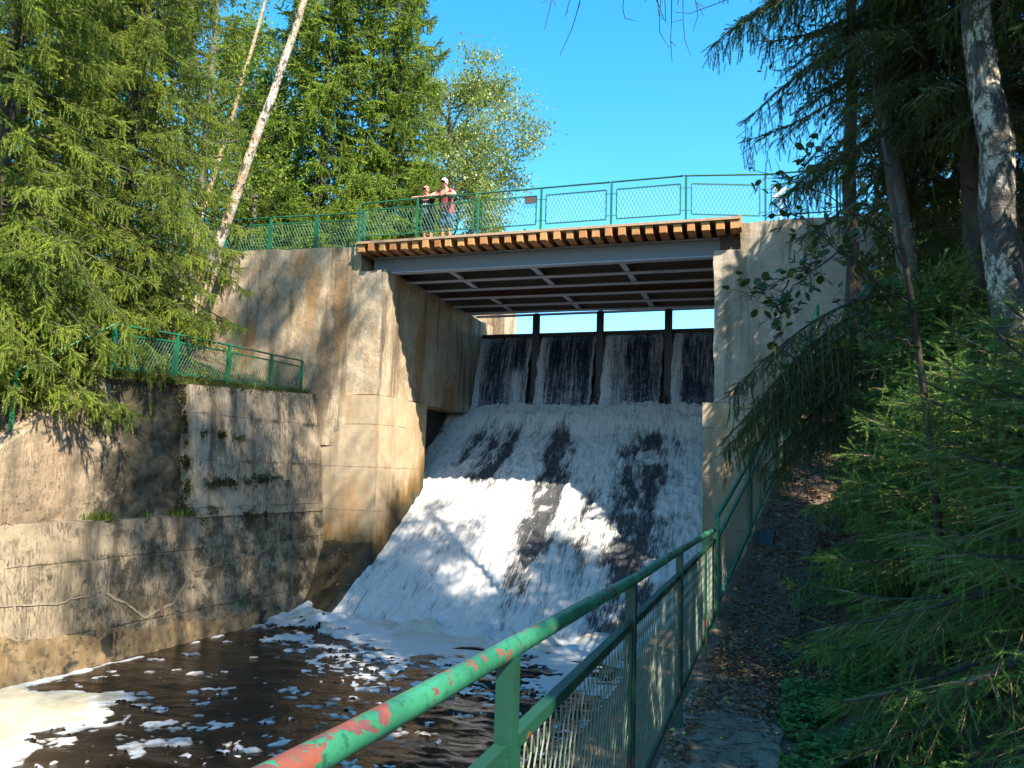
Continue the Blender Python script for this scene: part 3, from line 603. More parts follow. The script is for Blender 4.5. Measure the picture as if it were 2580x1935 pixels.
m = MB(); m.hexa([(-10.93, 17.66, 6.120+bz(-10.9)), (-.70, 17.66, 6.120+bz(-.7)), (-.70, 17.90, 6.120+bz(-.7)), (-10.93, 17.90, 6.120+bz(-10.9)), (-10.93, 17.66, 6.185+bz(-10.9)), (-.70, 17.66, 6.185+bz(-.7)), (-.70, 17.90, 6.185+bz(-.7)), (-10.93, 17.90, 6.185+bz(-10.9))])
M['board'] = flat('weathered_edge_board', (.36, .24, .15), .85, .35, 6)
m.build('edge_board', M['board'], br)
m = MB()
for k in range(38):
    y = 17.99 + k * .183; m.hexa([(-10.93, y-.08, 6.121+bz(-10.9)), (-.70, y-.08, 6.121+bz(-.7)), (-.70, y+.088, 6.121+bz(-.7)), (-10.93, y+.088, 6.121+bz(-10.9)), (-10.93, y-.08, 6.175+bz(-10.9)), (-.70, y-.08, 6.175+bz(-.7)), (-.70, y+.088, 6.175+bz(-.7)), (-10.93, y+.088, 6.175+bz(-10.9))])
m.build('deck', M['timber'], br)
m = MB(); m.box((-.70, 18.3, 6.02), (.06, 1.2, .30)); m.build('end_board', M['timber'], br)
gyl = [18.42, 19.49, 20.56, 21.63, 22.76, 23.81]
for k, y in enumerate(gyl):
    m = MB(); za, zb = 5.43, 5.895; x0, x1 = -10.75, -.80
    def bb(yc, w, z0, z1): m.hexa([(x0, yc-w/2, z0+bz(x0)), (x1, yc-w/2, z0+bz(x1)), (x1, yc+w/2, z0+bz(x1)), (x0, yc+w/2, z0+bz(x0)), (x0, yc-w/2, z1+bz(x0)), (x1, yc-w/2, z1+bz(x1)), (x1, yc+w/2, z1+bz(x1)), (x0, yc+w/2, z1+bz(x0))])
    bb(y, .016, za + .024, zb - .024); gw = m.build('girder', M['rusty'] if k == 3 else M['steel_web'], br); m = MB(); bb(y, .24, za, za + .022); bb(y, .20, zb - .022, zb); m.build('flange', M['steel'], gw)
for k in range(5):
    m = MB(); ya, yb = gyl[k] + .11, gyl[k + 1] - .11; m.hexa([(-10.7, ya, 5.872 + bz(-10.7)), (-.85, ya, 5.872 + bz(-.85)), (-.85, yb, 5.872 + bz(-.85)), (-10.7, yb, 5.872 + bz(-10.7)), (-10.7, ya, 5.890 + bz(-10.7)), (-.85, ya, 5.890 + bz(-.85)), (-.85, yb, 5.890 + bz(-.85)), (-10.7, yb, 5.890 + bz(-10.7))]); m.build('deck_shade_plate', M['steel_shade'], br)  # dark plates added between the girders for the shade under the deck
for (a, b) in ((0, 1), (1, 2), (3, 4), (4, 5)):
    for x in (-8.45, -6.05, -3.65):
        m = MB(); m.bar((x, gyl[a] + .102, 5.49 + bz(x)), (x, gyl[b] - .102, 5.49 + bz(x)), .16, .05); m.build('brace', M['steel'], br)
m = MB(); m.box((-5.8, 25.05, 5.84), (9.5, .12, .27)); m.box((-9.55, 24.96, 5.84), (1.1, .04, .25)); m.build('fascia_beam', flat('fascia_steel', (.22, .225, .20), .6, .2, 4), br)
M['slit_light'] = flat('grating_slit_light', (.62, .52, .10), .6, .3, 9)  # light coming through the grating slits, put in as yellow bars
for a, b in ((-6.15, -5.1), (-4.95, -3.55), (-3.35, -3.05), (-2.9, -1.75)):
    m = MB()
    for x in np.arange(a, b - .08, .052): m.bar((x, 24.985, 5.80), (x + .09, 24.985, 5.90), .012, .016, up=(0, 1, 0))
    m.build('grating_light', M['slit_light'], br)

# ------------------------------------------------------------------ railings
def panel(parent, A, B, zlo, zhi, inset, bw, cell, wr, mats, twist=0.0):
    A = np.array(A, float); B = np.array(B, float); d = B - A; L = np.linalg.norm(d); du = d / L; a = A + du * inset; Lb = L - 2 * inset
    Z = np.array([0, 0, 1.0]); P = lambda u, v: a + du * u + Z * (zlo + v); H = zhi - zlo; nn = nrm(np.cross(du, Z))
    m = MB(); 
    m.bar(P(0, 0), P(Lb, 0), bw, bw); m.bar(P(0, H), P(Lb, H), bw, bw); m.bar(P(0, bw/2), P(0, H - bw/2), bw*.98, bw*.98, up=nn); m.bar(P(Lb, bw/2), P(Lb, H - bw/2), bw*.98, bw*.98, up=nn)
    if inset > .07:
        for v in (H * .12, H * .86):
            m.bar(P(-inset, v), P(-bw/2, v), bw * .5, bw * .5); m.bar(P(Lb + bw/2, v), P(Lb + inset, v), bw * .5, bw * .5)
    f = m.build('mesh_panel', mats[0], parent)
    cw, ch = cell; k = ch / cw; m = MB(); n0 = int(np.ceil((Lb + H / k) / cw))
    for s, off in ((1, .003), (-1, -.003)):
        for i in range(n0 + 1):
            if s > 0: u0 = -H / k + i * cw; u1 = u0 + H / k
            else: u0 = i * cw; u1 = u0 - H / k
            v0, v1 = 0.0, H
            def clip(u0, v0, u1, v1):
                for lim, sgn in ((0, 1), (Lb, -1)):
                    q0, q1 = (u0 - lim) * sgn, (u1 - lim) * sgn
                    if q0 < 0 and q1 < 0: return None
                    if q0 < 0: tt = q0 / (q0 - q1); u0, v0 = u0 + (u1 - u0) * tt, v0 + (v1 - v0) * tt
                    elif q1 < 0: tt = q1 / (q1 - q0); u1, v1 = u1 + (u0 - u1) * tt, v1 + (v0 - v1) * tt
                return u0, v0, u1, v1
            r = clip(u0, v0, u1, v1)
            if r is None or abs(r[2] - r[0]) < .004: continue
            if twist:
                ns = max(2, int(abs(r[3] - r[1]) / (ch / 4)) + 1); ss = np.linspace(0, 1, ns)
                uu = r[0] + (r[2] - r[0]) * ss; vv = r[1] + (r[3] - r[1]) * ss; uu = uu + twist * cw * np.sin(vv / ch * 4 * np.pi)
                m.tube(np.stack([P(u_, v_) + nn * off for u_, v_ in zip(uu, vv)]), wr, 3, False)
            else: m.tube(np.stack([P(r[0], r[1]) + nn * off, P(r[2], r[3]) + nn * off]), wr, 3, False)
    m.build('wire_mesh', mats[1], f)
def railing(parent, posts, h, rail_r, pw, zlo, zhi, inset, bw, cell, wr, mats, railpts=None, twist=0.0, skip=(), double=()):
    for i, p in enumerate(posts):
        p = np.array(p, float); m = MB(); m.box(p + np.array([0, 0, h[i] / 2 - .05]), (pw, pw, h[i] + .1 - rail_r * .6)); m.build('post', mats[0], parent)
    tops = np.array([np.array(p) + np.array([0, 0, h[i]]) for i, p in enumerate(posts)]) if railpts is None else np.array(railpts)
    tt_ = np.concatenate([[0], np.cumsum(np.linalg.norm(np.diff(tops, axis=0), axis=1))]); ss_ = np.unique(np.concatenate([np.arange(0, tt_[-1], .06), tt_])); tq = np.stack([np.interp(ss_, tt_, tops[:, k_]) for k_ in range(3)], -1)
    near_ = np.exp(-np.min(np.abs(ss_[:, None] - tt_[None]), 1) / .03); rq = rail_r * (1 + .05 * (vnoise(np.stack([ss_ * 9, ss_ * 0, ss_ * 0], -1), 5) - .5) + .07 * near_); tq[:, 2] += .004 * (vnoise(np.stack([ss_ * 1.5, ss_ * 0 + 3, ss_ * 0], -1), 6) - .5) * (1 - near_)
    m = MB(); m.tube(tq, rq, 14); m.build('top_rail', mats[2] if len(mats) > 2 else mats[0], parent, True)
    for i in range(len(posts) - 1):
        if i in skip: continue
        panel(parent, posts[i], posts[i + 1], zlo, zhi, inset, bw, cell, wr, mats, twist)

rg = thing('bridge_railing', 'green bridge railing with framed diamond mesh along the front edge of the footbridge', 'railing', (-5.9, 17.75, 6.2))
bx = [-10.93, -9.13, -7.35, -5.60, -3.77, -1.95]
posts = [(x, 17.76, 6.186 + bz(x)) for x in bx] + [(-.14, 18.12, 6.06), (1.42, 18.15, 6.06), (1.62, 18.15, 6.06), (3.4, 18.15, 6.06)]
hh = [1.13] * 6 + [1.20, 1.19, 1.19, 1.19]
tops = [np.array(p) + [0, 0, h_] for p, h_ in zip(posts, hh)]
arc = [tops[0] + np.array([.14 - .14 * math.sin(a), 0, -.14 + .14 * math.cos(a)]) for a in np.linspace(math.pi/2, 0, 6)]
railing(rg, posts, [1.0] + hh[1:], .024, .05, .17, .93, .13, .028, (.094, .19), .0052, (M['green'], M['mesh_green']), railpts=[posts[0]] + arc + tops[1:])
wg = thing('wing_railing', 'lower green mesh railing on top of the left abutment, crossed by the leaning birch', 'railing', (-13.5, 18, 6.2))
posts = [(x, 18.3 + .1 * (x + 10.95), 6.21) for x in (-11.08, -12.58, -14.08, -15.58, -17.1, -18.6)]
railing(wg, posts, [1.10] * 6, .022, .05, .10, .90, .05, .03, (.094, .19), .0052, (M['green'], M['mesh_green']))
# left bank fence
lg = thing('bank_fence', 'short green mesh fence on top of the mossy retaining wall below the abutment', 'fence', (-12.4, 14, 1.9))
posts = [(-12.40, 17.62, 1.98), (-12.38, 16.25, 1.95), (-12.36, 14.6, 1.90), (-12.34, 12.9, 1.85), (-12.34, 11.25, 1.72), (-12.85, 9.7, .55)]
railing(lg, posts, [.93, .92, .93, .92, .95, .98], .024, .055, .07, .76, .05, .035, (.085, .16), .0045, (M['green'], M['mesh_green']), skip=(4,))
# footpath railing
pg = thing('path_railing', 'peeling green pipe railing with rusty mesh panels along the shaded footpath', 'railing', (-.61, 4, -1.66))
py_ = [-.05, 1.78, 3.45, 5.30, 7.25, 8.55]; zt = [-.375, -.425, -.465, -.490, -.515, -.535]
posts = [(-.61, y, -1.76) for y in py_]
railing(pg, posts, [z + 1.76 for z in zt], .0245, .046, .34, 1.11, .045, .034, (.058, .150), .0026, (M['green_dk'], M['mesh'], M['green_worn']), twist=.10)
ug = thing('stair_railing', 'green pipe railing climbing with the path beside the right abutment', 'railing', (0, 12, 0))
uy = [8.75, 10.42, 12.1, 13.7, 15.2, 16.3]; ux = np.interp(uy, [8.75, 10.4, 13, 16], [-.60, -.30, .20, .88])
posts = [(x, y, float(pathz(y)) - .02) for x, y in zip(ux, uy)]
railing(ug, posts, [1.10, 1.06, 1.05, 1.06, 1.07, 1.1], .026, .05, .16, .86, .05, .034, (.06, .13), .0025, (M['green'], M['mesh'], M['green']), twist=.1)
m = MB(); m.hexa([(-.26, 10.30, -.80), (.0, 10.25, -.82), (.02, 10.62, -.66), (-.24, 10.6, -.68), (-.24, 10.32, -.775), (-.02, 10.27, -.78), (.0, 10.60, -.63), (-.22, 10.58, -.65)])
tag(m.build('rubber_sheet', flat('black_rubber', (.02, .028, .03), .6), loc=(-.1, 10.4, -.8)), 'small dark rubber sheet lying at the foot of the stair railing post', 'rubber sheet')
# plaque
pq = thing('plaque', 'small brown plaque hung on the bridge railing mesh', 'plaque', (-5.83, 17.73, 7.0))
m = MB(); m.box((-5.86, 17.715, 7.005), (.30, .012, .20)); m.build('plate', flat('brown_plate', (.10, .055, .045), .5, .4, 14), pq)
m = MB()
for z, s in ((7.10, 1), (6.91, 1)): m.box((-5.86, 17.706, z), (.32, .014, .014))
for x in (-6.013, -5.707): m.box((x, 17.7065, 7.005), (.014, .014, .178))
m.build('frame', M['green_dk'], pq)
# white instrument on a pole behind the railing
sn = thing('pole_sensor', 'white instrument on a thin pole behind the railing at the right abutment', 'sensor', (.22, 20.2, 6.05))
m = MB(); m.tube([(.22, 20.2, 6.0), (.22, 20.2, 7.5)], .022, 8); m.build('pole', flat('white_enamel', (.7, .7, .7), .4, .05), sn)
m = MB(); m.tube([(.05, 20.15, 7.40), (.36, 20.2, 7.66)], [.05, .045], 10); m.ball((.12, 20.1, 7.62), .07); m.build('head', flat('white_plastic', (.75, .75, .75), .35, .05), sn)
m = MB(); m.bar((.22, 20.2, 7.5), (.20, 20.18, 7.56), .05, .03); m.build('bracket', M['steel'], sn)

# ------------------------------------------------------------------ people
def skinned(name, V, E, Rr, mat, parent, root=0, sub=2):
    me = bpy.data.meshes.new(name); me.from_pydata([tuple(v) for v in V], E, []); me.update()
    o = bpy.data.objects.new(name, me); col.objects.link(o); o.parent = parent; me.materials.append(mat)
    md = o.modifiers.new('skin', 'SKIN'); md.use_smooth_shade = True
    if not me.skin_vertices: me.skin_vertices.new()
    for i, r in enumerate(Rr):
        sv = me.skin_vertices[0].data[i]; sv.radius = (r, r) if np.isscalar(r) else r; sv.use_root = (i == root)
    s2 = o.modifiers.new('sub', 'SUBSURF'); s2.levels = sub; s2.render_levels = sub
    ORG[o.name] = ORG[parent.name]; return o
SK = NT('skin'); SK.done(Base_Color=SK.mix(SK.noise(SK.pos(), 12, 3), (.50, .25, .16), (.60, .33, .22)), Roughness=.5); M['skin'] = SK.m
def cloth(name, c): return flat(name, c, .9, .2, 20)
def person(label, loc, s, wide, cols, female):
    th = thing('person', label, 'person', loc); B = []; R_ = []; E = []
    def v(x, y, z, r, par=None):
        B.append((x * s, y * s, z * s)); R_.append(tuple(q * s for q in r) if not np.isscalar(r) else r * s)
        if par is not None: E.append((par, len(B) - 1))
        return len(B) - 1
    W = wide; az = 1.195 / s; ay = -.355 / s
    pel = v(0, 0, .93, (.18 * W, .13 * W)); wa = v(0, -.03, 1.08, (.17 * W, .125 * W), pel); ch = v(0, -.10, 1.27, (.19 * W, .13), wa); nb = v(0, -.16, 1.415, (.11, .085), ch); nk = v(0, -.20, 1.48, .062, nb)
    jaw = v(0, -.235, 1.545, (.072, .085), nk); hd = v(0, -.235, 1.62, (.088, .108), jaw); tp = v(0, -.225, 1.70, (.078, .095), hd)
    v(0, -.345, 1.595, .016, jaw); v(-.094, -.22, 1.60, .020, hd); v(.094, -.22, 1.60, .020, hd)
    for q in (-1, 1):
        sh = v(q * .185 * W, -.15, 1.385, .080, nb); ua = v(q * .30, (ay - .15) / 2 - .02, (1.385 + az) / 2, .060, sh); el = v(q * (.42 if female else .39), ay + .02, az, .050, ua); fa = v(q * .22, ay - .01, az + .005, .048, el); wr = v(q * .10, ay - .02, az, .033, fa); pa = v(q * .045, ay - .03, az + .003, (.042, .022), wr)
        for k, (dx, dy, dz, r) in enumerate(((-.075, -.03, -.022, .0095), (-.082, -.012, -.03, .010), (-.078, .008, -.028, .0095), (-.062, .024, -.02, .0085))):
            k1 = v(q * (.045 + dx * .5), ay - .03 + dy, az + dz * .4, r, pa); v(q * (.045 + dx), ay - .035 + dy, az + dz * 1.3, r * .85, k1)
        t1 = v(q * .055, ay - .055, az + .025, .0105, wr); v(q * .02, ay - .07, az + .015, .0095, t1)
        hp = v(q * .095 * W, 0, .82, .11 * W, pel); kn = v(q * .105, -.02, .48, .074, hp); cf = v(q * .108, .02, .33, .070, kn); an = v(q * .11, .02, .09, .038, cf); v(q * .125, -.13, .045, (.042, .03), an)
    skinned('body', B, E, R_, M['skin'], th)
    # shirt
    b0 = female
    SV = [(0, .005, .72), (0, 0, .90), (0, -.03, 1.06), (0, -.10, 1.27), (0, -.155, 1.41)]; SR = [(.245 * W, .19 * W), (.25 * W, .19 * W), (.23 * W, .175 * W), (.215 * W, .155), (.135, .105)]; SE = [(0, 1), (1, 2), (2, 3), (3, 4)]
    for q in (-1, 1):
        i = len(SV); SV += [(q * .188 * W, -.15, 1.385), (q * .30, (ay - .15) / 2 - .02, (1.385 + az) / 2)]; SR += [.105, .085]; SE += [(4, i), (i, i + 1)]
    skinned('shirt', [tuple(np.array(p_) * s) for p_ in SV], SE, [tuple(np.array(r) * s) if not np.isscalar(r) else r * s for r in SR], cols['shirt'], th)
    SV = [(0, .005, .95)]; SR = [(.19 * W, .15 * W)]; SE = []
    for q in (-1, 1):
        i = len(SV); SV += [(q * .095 * W, 0, .78), (q * .112, -.012, .36)]; SR += [.130 * W, .112 * W]; SE += [(0, i), (i, i + 1)]
    skinned('shorts', [tuple(np.array(p_) * s) for p_ in SV], SE, [tuple(np.array(r) * s) if not np.isscalar(r) else r * s for r in SR], cols['shorts'], th)
    L = np.array(loc); hc = L + np.array([0, -.228, 1.645]) * s
    m = MB(); ph = np.linspace(0, np.pi * .52, 8); tt = np.linspace(0, 2*np.pi, 21); m.grid(np.stack([np.sin(ph)[:, None] * np.cos(tt) * .098, np.sin(ph)[:, None] * np.sin(tt) * .118, np.repeat(np.cos(ph)[:, None], 21, 1) * .105], -1) * s + hc + np.array([0, 0, .025]) * s)
    bw = np.linspace(-1, 1, 9); br_ = np.stack([np.stack([bw * .085, -.10 - .10 * np.sqrt(1 - (bw * .96) ** 2) * k, .022 - .025 * k - .012 * bw ** 2], -1) for k in (0, .5, 1)], 0) * s + hc; m.grid(br_); m.grid(br_[::-1] + np.array([0, 0, .006]))
    m.build('cap', cols['cap'], th, True)
    m = MB(); m.grid(np.stack([np.sin(a) * np.stack([np.cos(tt[:14] * 15 / 14 - .35) * .088, np.sin(tt[:14] * 15 / 14 - .35).clip(-.15) * .108, 0 * tt[:14]], -1) + np.array([0, .005, .02 - k * .045]) for k, a in enumerate((1.5, 1.5, 1.35))], 0) * s + hc); m.build('hair', cols['hair'], th, True)
    m = MB()
    for q in (-1, 1):
        if cols.get('glasses'): m.box(hc + np.array([q * .036, -.112, -.025]) * s, (.05 * s, .015, .032 * s))
        else: m.ball(hc + np.array([q * .032, -.098, -.022]) * s, .010 * s, 8, 6)
    if cols.get('glasses'): m.box(hc + np.array([0, -.117, -.018]) * s, (.03 * s, .008, .008)); m.build('sunglasses', flat('dark_lens', (.015, .015, .018), .2), th)
    else: m.build('eyes', flat('eye', (.03, .02, .015), .3), th)
    m = MB(); m.box(hc + np.array([0, -.092, -.105]) * s, (.045 * s, .012, .010)); m.build('mouth', flat('lips', (.32, .10, .09), .6), th)
    return th
dz_ = 6.176
wm = person('woman in black clothes and mauve cap leaning on the bridge rail', (-8.98, 18.12, dz_ + .02), .885, 1.10, dict(shirt=cloth('black_tee', (.012, .012, .014)), shorts=cloth('black_shorts', (.010, .010, .012)), cap=cloth('mauve_cap', (.30, .15, .17)), hair=cloth('brown_hair', (.12, .06, .03))), True)
mn = person('man in dusty red T-shirt, denim shorts and pale cap leaning on the bridge rail', (-8.42, 18.12, dz_ + .02), .975, 1.0, dict(shirt=cloth('red_tee', (.29, .07, .075)), shorts=cloth('denim', (.055, .12, .20)), cap=cloth('pale_cap', (.55, .56, .66)), hair=cloth('grey_hair', (.30, .27, .24)), glasses=True), False)
# unreadable white print on the woman's shirt, laid on the cloth by casting onto it
bpy.context.view_layer.update(); dg = bpy.context.evaluated_depsgraph_get(); m = MB(); L = np.array((-8.98, 18.12, dz_ + .02))
sh_o = [o for o in wm.children if o.name.startswith('shirt')][0].evaluated_get(dg)
def blob2(x, z, rx, rz):
    th = np.linspace(0, 2*np.pi, 13)[:-1]; q = [(x, z)] + [(x + math.cos(a) * rx, z + math.sin(a) * rz) for a in th]; V = []
    for (a, c) in q:
        hit, lc, nn, _ = sh_o.ray_cast(Vector((a, -2, c)), Vector((0, 1, 0))); V.append((a, lc.y - .006 if hit else -.3, c))
    m.add(np.array(V) + L, [[0, 1 + k, 1 + (k + 1) % 12] for k in range(12)])
for x in (-.115, -.055, .005, .06, .11): blob2(x, 1.045, .024, .036)
for x, z, rx, rz in ((-.02, .93, .075, .022), (-.03, .885, .038, .045), (.035, .86, .042, .03), (-.055, .815, .055, .022), (.04, .81, .055, .022)): blob2(x, z, rx, rz)
m.build('shirt_print', flat('white_print', (.7, .7, .7), .8, .05), wm)
m = MB(); zz_ = dz_ + .02 + 1.195; yy_ = 18.12 - .355 - .02; m.tube([(-8.42 + .10, yy_, zz_), (-8.42 + .135, yy_ + .002, zz_)], .043, 10); m.build('watch', flat('watch_strap', (.02, .02, .02), .4), mn)
# ------------------------------------------------------------------ vegetation builders
def frames(D, rs, flat_up=None):
    """(N,3) directions -> (N,3,3) matrices, columns: along, side, normal"""
    D = nrm(D); N = len(D)
    r = rs.normal(size=(N, 3)) if flat_up is None else np.tile(np.array(flat_up, float), (N, 1)) + rs.normal(size=(N, 3)) * .25
    sde = nrm(np.cross(r, D)); nn = np.cross(D, sde)
    return np.stack([D, sde, nn], 2)
def needle_unit(k, ln, wd, spread, rs, base=.0):
    """a twig of unit length along +X set with k needles (triangles)"""
    V = []; F = []
    for i in range(k):
        a = i * 2.399 + rs.uniform(-.3, .3); x = base + (1 - base) * (i + .5) / k; r = np.array([0, math.cos(a), math.sin(a)])
        tip = np.array([x + ln * spread[0], 0, 0]) + r * ln * spread[1]; sd_ = np.cross(r, [1, 0, 0]) * wd / 2 + np.array([wd * .2, 0, 0])
        b = np.array([x, 0, 0]) + r * .01; V += [b + sd_, b - sd_, tip]; F.append([3*i, 3*i+1, 3*i+2])
    n = len(V); V += [[0, .012, 0], [0, -.012, 0], [1, 0, 0]]; F.append([n, n+1, n+2])
    return np.array(V), np.array(F)
def spruce_branch(rs, base, az, L, e0, sag, tip, step2, ustep, ulen, hang, sec=.42, maxsec=.8, nh=3):
    """one bough: returns axis polyline and the positions and directions of its needle twigs"""
    s = np.linspace(0, 1, 9); hd = np.array([math.sin(az), math.cos(az), 0]); bend = rs.uniform(-.12, .12); sdv = np.array([hd[1], -hd[0], 0])
    def axis(s): return base + np.outer(s * L * .97, hd) + np.outer(bend * L * s * s, sdv) + np.outer(L * (e0 * s - sag * s * s + tip * s ** 4), [0, 0, 1.0])
    ax = axis(s); n2 = max(4, int(L / step2)); si = np.sort(rs.uniform(.10, 1.0, n2)); O = axis(si); T = nrm(axis(np.minimum(si + .02, 1.02)) - O)
    sg = np.where(np.arange(n2) % 2, 1, -1)[:, None]; lat = nrm(np.cross(T, [0, 0, 1.0])) * sg
    D2 = nrm(T * .75 + lat * rs.uniform(.5, .95, (n2, 1)) + np.array([0, 0, -1.0]) * (hang * rs.uniform(.1, .7, (n2, 1))))
    l2 = np.minimum((sec * L * (1 - si) + .16) * rs.uniform(.6, 1.1, n2), maxsec)
    pos = []; dr = []
    nu = int(maxsec / ustep) + 1; k = np.arange(nu); d = k[None] * ustep; ok = d < l2[:, None]
    dd = d[..., None]; Pk = O[:, None] + D2[:, None] * dd + np.array([0, 0, -1.0]) * (hang * .5 * dd ** 2)
    sk_ = np.where(k % 2, 1, -1)[None, :, None]; l3 = nrm(np.cross(D2, [0, 0, 1.0]))[:, None] * sk_
    Dk = D2[:, None] * .8 + l3 * rs.uniform(.35, .9, (n2, nu, 1)) + np.array([0, 0, -1.0]) * (hang * rs.uniform(0, .9, (n2, nu, 1)))
    pos.append(Pk[ok]); dr.append(Dk[ok])
    nt = max(2, int(L / ustep)); st = rs.uniform(.12, 1, nt); Pt = axis(st); pos.append(Pt); dr.append(nrm(axis(np.minimum(st + .03, 1.04)) - Pt) + rs.normal(size=(nt, 3)) * .3)
    pos.append(axis(np.array([1.0, .985, .97]))); dr.append(np.tile(nrm(ax[-1] - ax[-2]), (3, 1)) + rs.normal(size=(3, 3)) * .25)
    if nh and hang > .25:
        hm = rs.rand(n2) < .75
        for j in range(nh):
            fr = rs.uniform(.2, 1, n2); Ph = O + D2 * (l2 * fr)[:, None] + np.array([0, 0, -1.0]) * (hang * .5 * (l2 * fr) ** 2)[:, None]
            for q in range(int(1 + 3 * hang)):
                use = hm & (rs.rand(n2) < .85 - .22 * q); pos.append((Ph + np.array([0, 0, -1.0]) * (q * ulen * .8) + rs.normal(size=(n2, 3)) * .012)[use]); dr.append((np.array([0, 0, -1.0]) + rs.normal(size=(n2, 3)) * .16 + D2 * .12)[use])
    return ax, np.concatenate(pos), nrm(np.concatenate(dr)), [np.stack([O[i], O[i] + D2[i] * l2[i] * .5 - [0, 0, hang * .125 * l2[i] ** 2], O[i] + D2[i] * l2[i] - [0, 0, hang * .5 * l2[i] ** 2]]) for i in range(n2)]
def spruce(name, label, loc, H, R, z0, mats, seed, unit, ulen=.2, step2=.14, ustep=.13, whorl=.45, per=5, hang=.5, power=.75, group=None, tr=.14, lean=(0, 0), droop=.12, only=None, extra=(), nh=2, low_up=0.0, keepf=None, sec_=.42):
    rs = np.random.RandomState(seed); th = thing(name, label, 'tree', loc, group); L0 = np.array(loc, float)
    ln = lambda z: L0 + np.array([lean[0] * z / H, lean[1] * z / H, z])
    m = MB(); zz = np.linspace(-.3, H, 14); m.tube([ln(z) for z in zz], tr * (1 - .93 * np.clip(zz / H, 0, 1)) + .008, 9)
    for k in range(int(z0 / .5) * 2):                       # dead stubs under the crown
        z = rs.uniform(.5, max(.6, z0)); a = rs.uniform(0, 6.28); d = np.array([math.sin(a), math.cos(a), rs.uniform(-.3, .2)]); m.tube([ln(z), ln(z) + d * rs.uniform(.2, .7)], [.012, .004], 4, False)
    Ps = []; Ds = []; z = z0; az0 = rs.uniform(0, 6.28)
    B = []; sm_ = MB()
    while z < H - .15:
        f = (z - z0) / (H - z0); az0 += 1.1
        for b in range(per):
            az = az0 + b * 6.283 / per + rs.uniform(-.35, .35); L = R * (1 - f) ** power * rs.uniform(.68, 1.12) + .10
            if only is not None and not only(az, z): continue
            B.append((ln(z + rs.uniform(-.12, .12)), az, L, .75 * f - .15 * (1 - f) + low_up * (1 - f) + rs.uniform(-.1, .1), droop + .42 * (1 - f) * rs.uniform(.7, 1.2), .16 + .1 * rs.rand()))
        z += whorl * (1 - .4 * f) * rs.uniform(.8, 1.2)
    for (z, az, L, e0, sag, tip) in extra: B.append((ln(z), az, L, e0, sag, tip))
    for (b, az, L, e0, sag, tip) in B:
        ax, p, d, sec = spruce_branch(rs, b, az, L, e0, sag, tip, step2, ustep, ulen, hang, nh=nh, sec=sec_); Ps.append(p); Ds.append(d)
        if ulen < .18:
            for q in sec: sm_.tube(q, [.0045, .0035, .002], 3, False)
        m.tube(ax, np.linspace(.010 + .008 * L, .004, 9), 5, False)
    m.build('trunk', mats[1], th, True)
    P = np.concatenate(Ps); D = np.concatenate(Ds)
    if keepf is not None: kk = keepf(P); P = P[kk]; D = D[kk]
    A = frames(D, rs) * (ulen * rs.uniform(.65, 1.2, len(P)))[:, None, None]
    c = MB(); c.inst(unit[0], unit[1], P, A); c.build('crown', mats[0], th)
    if sm_.n: sm_.build('twigs', M['stem'], th)
    return th
_rs = np.random.RandomState(1)
U_FAR = needle_unit(16, .36, .14, (.82, .55), _rs)
U_MID = needle_unit(30, .27, .070, (.75, .62), _rs)
U_NEAR = needle_unit(54, .115, .030, (.58, .80), _rs)
U_NEAR2 = needle_unit(40, .155, .055, (.6, .78), _rs)

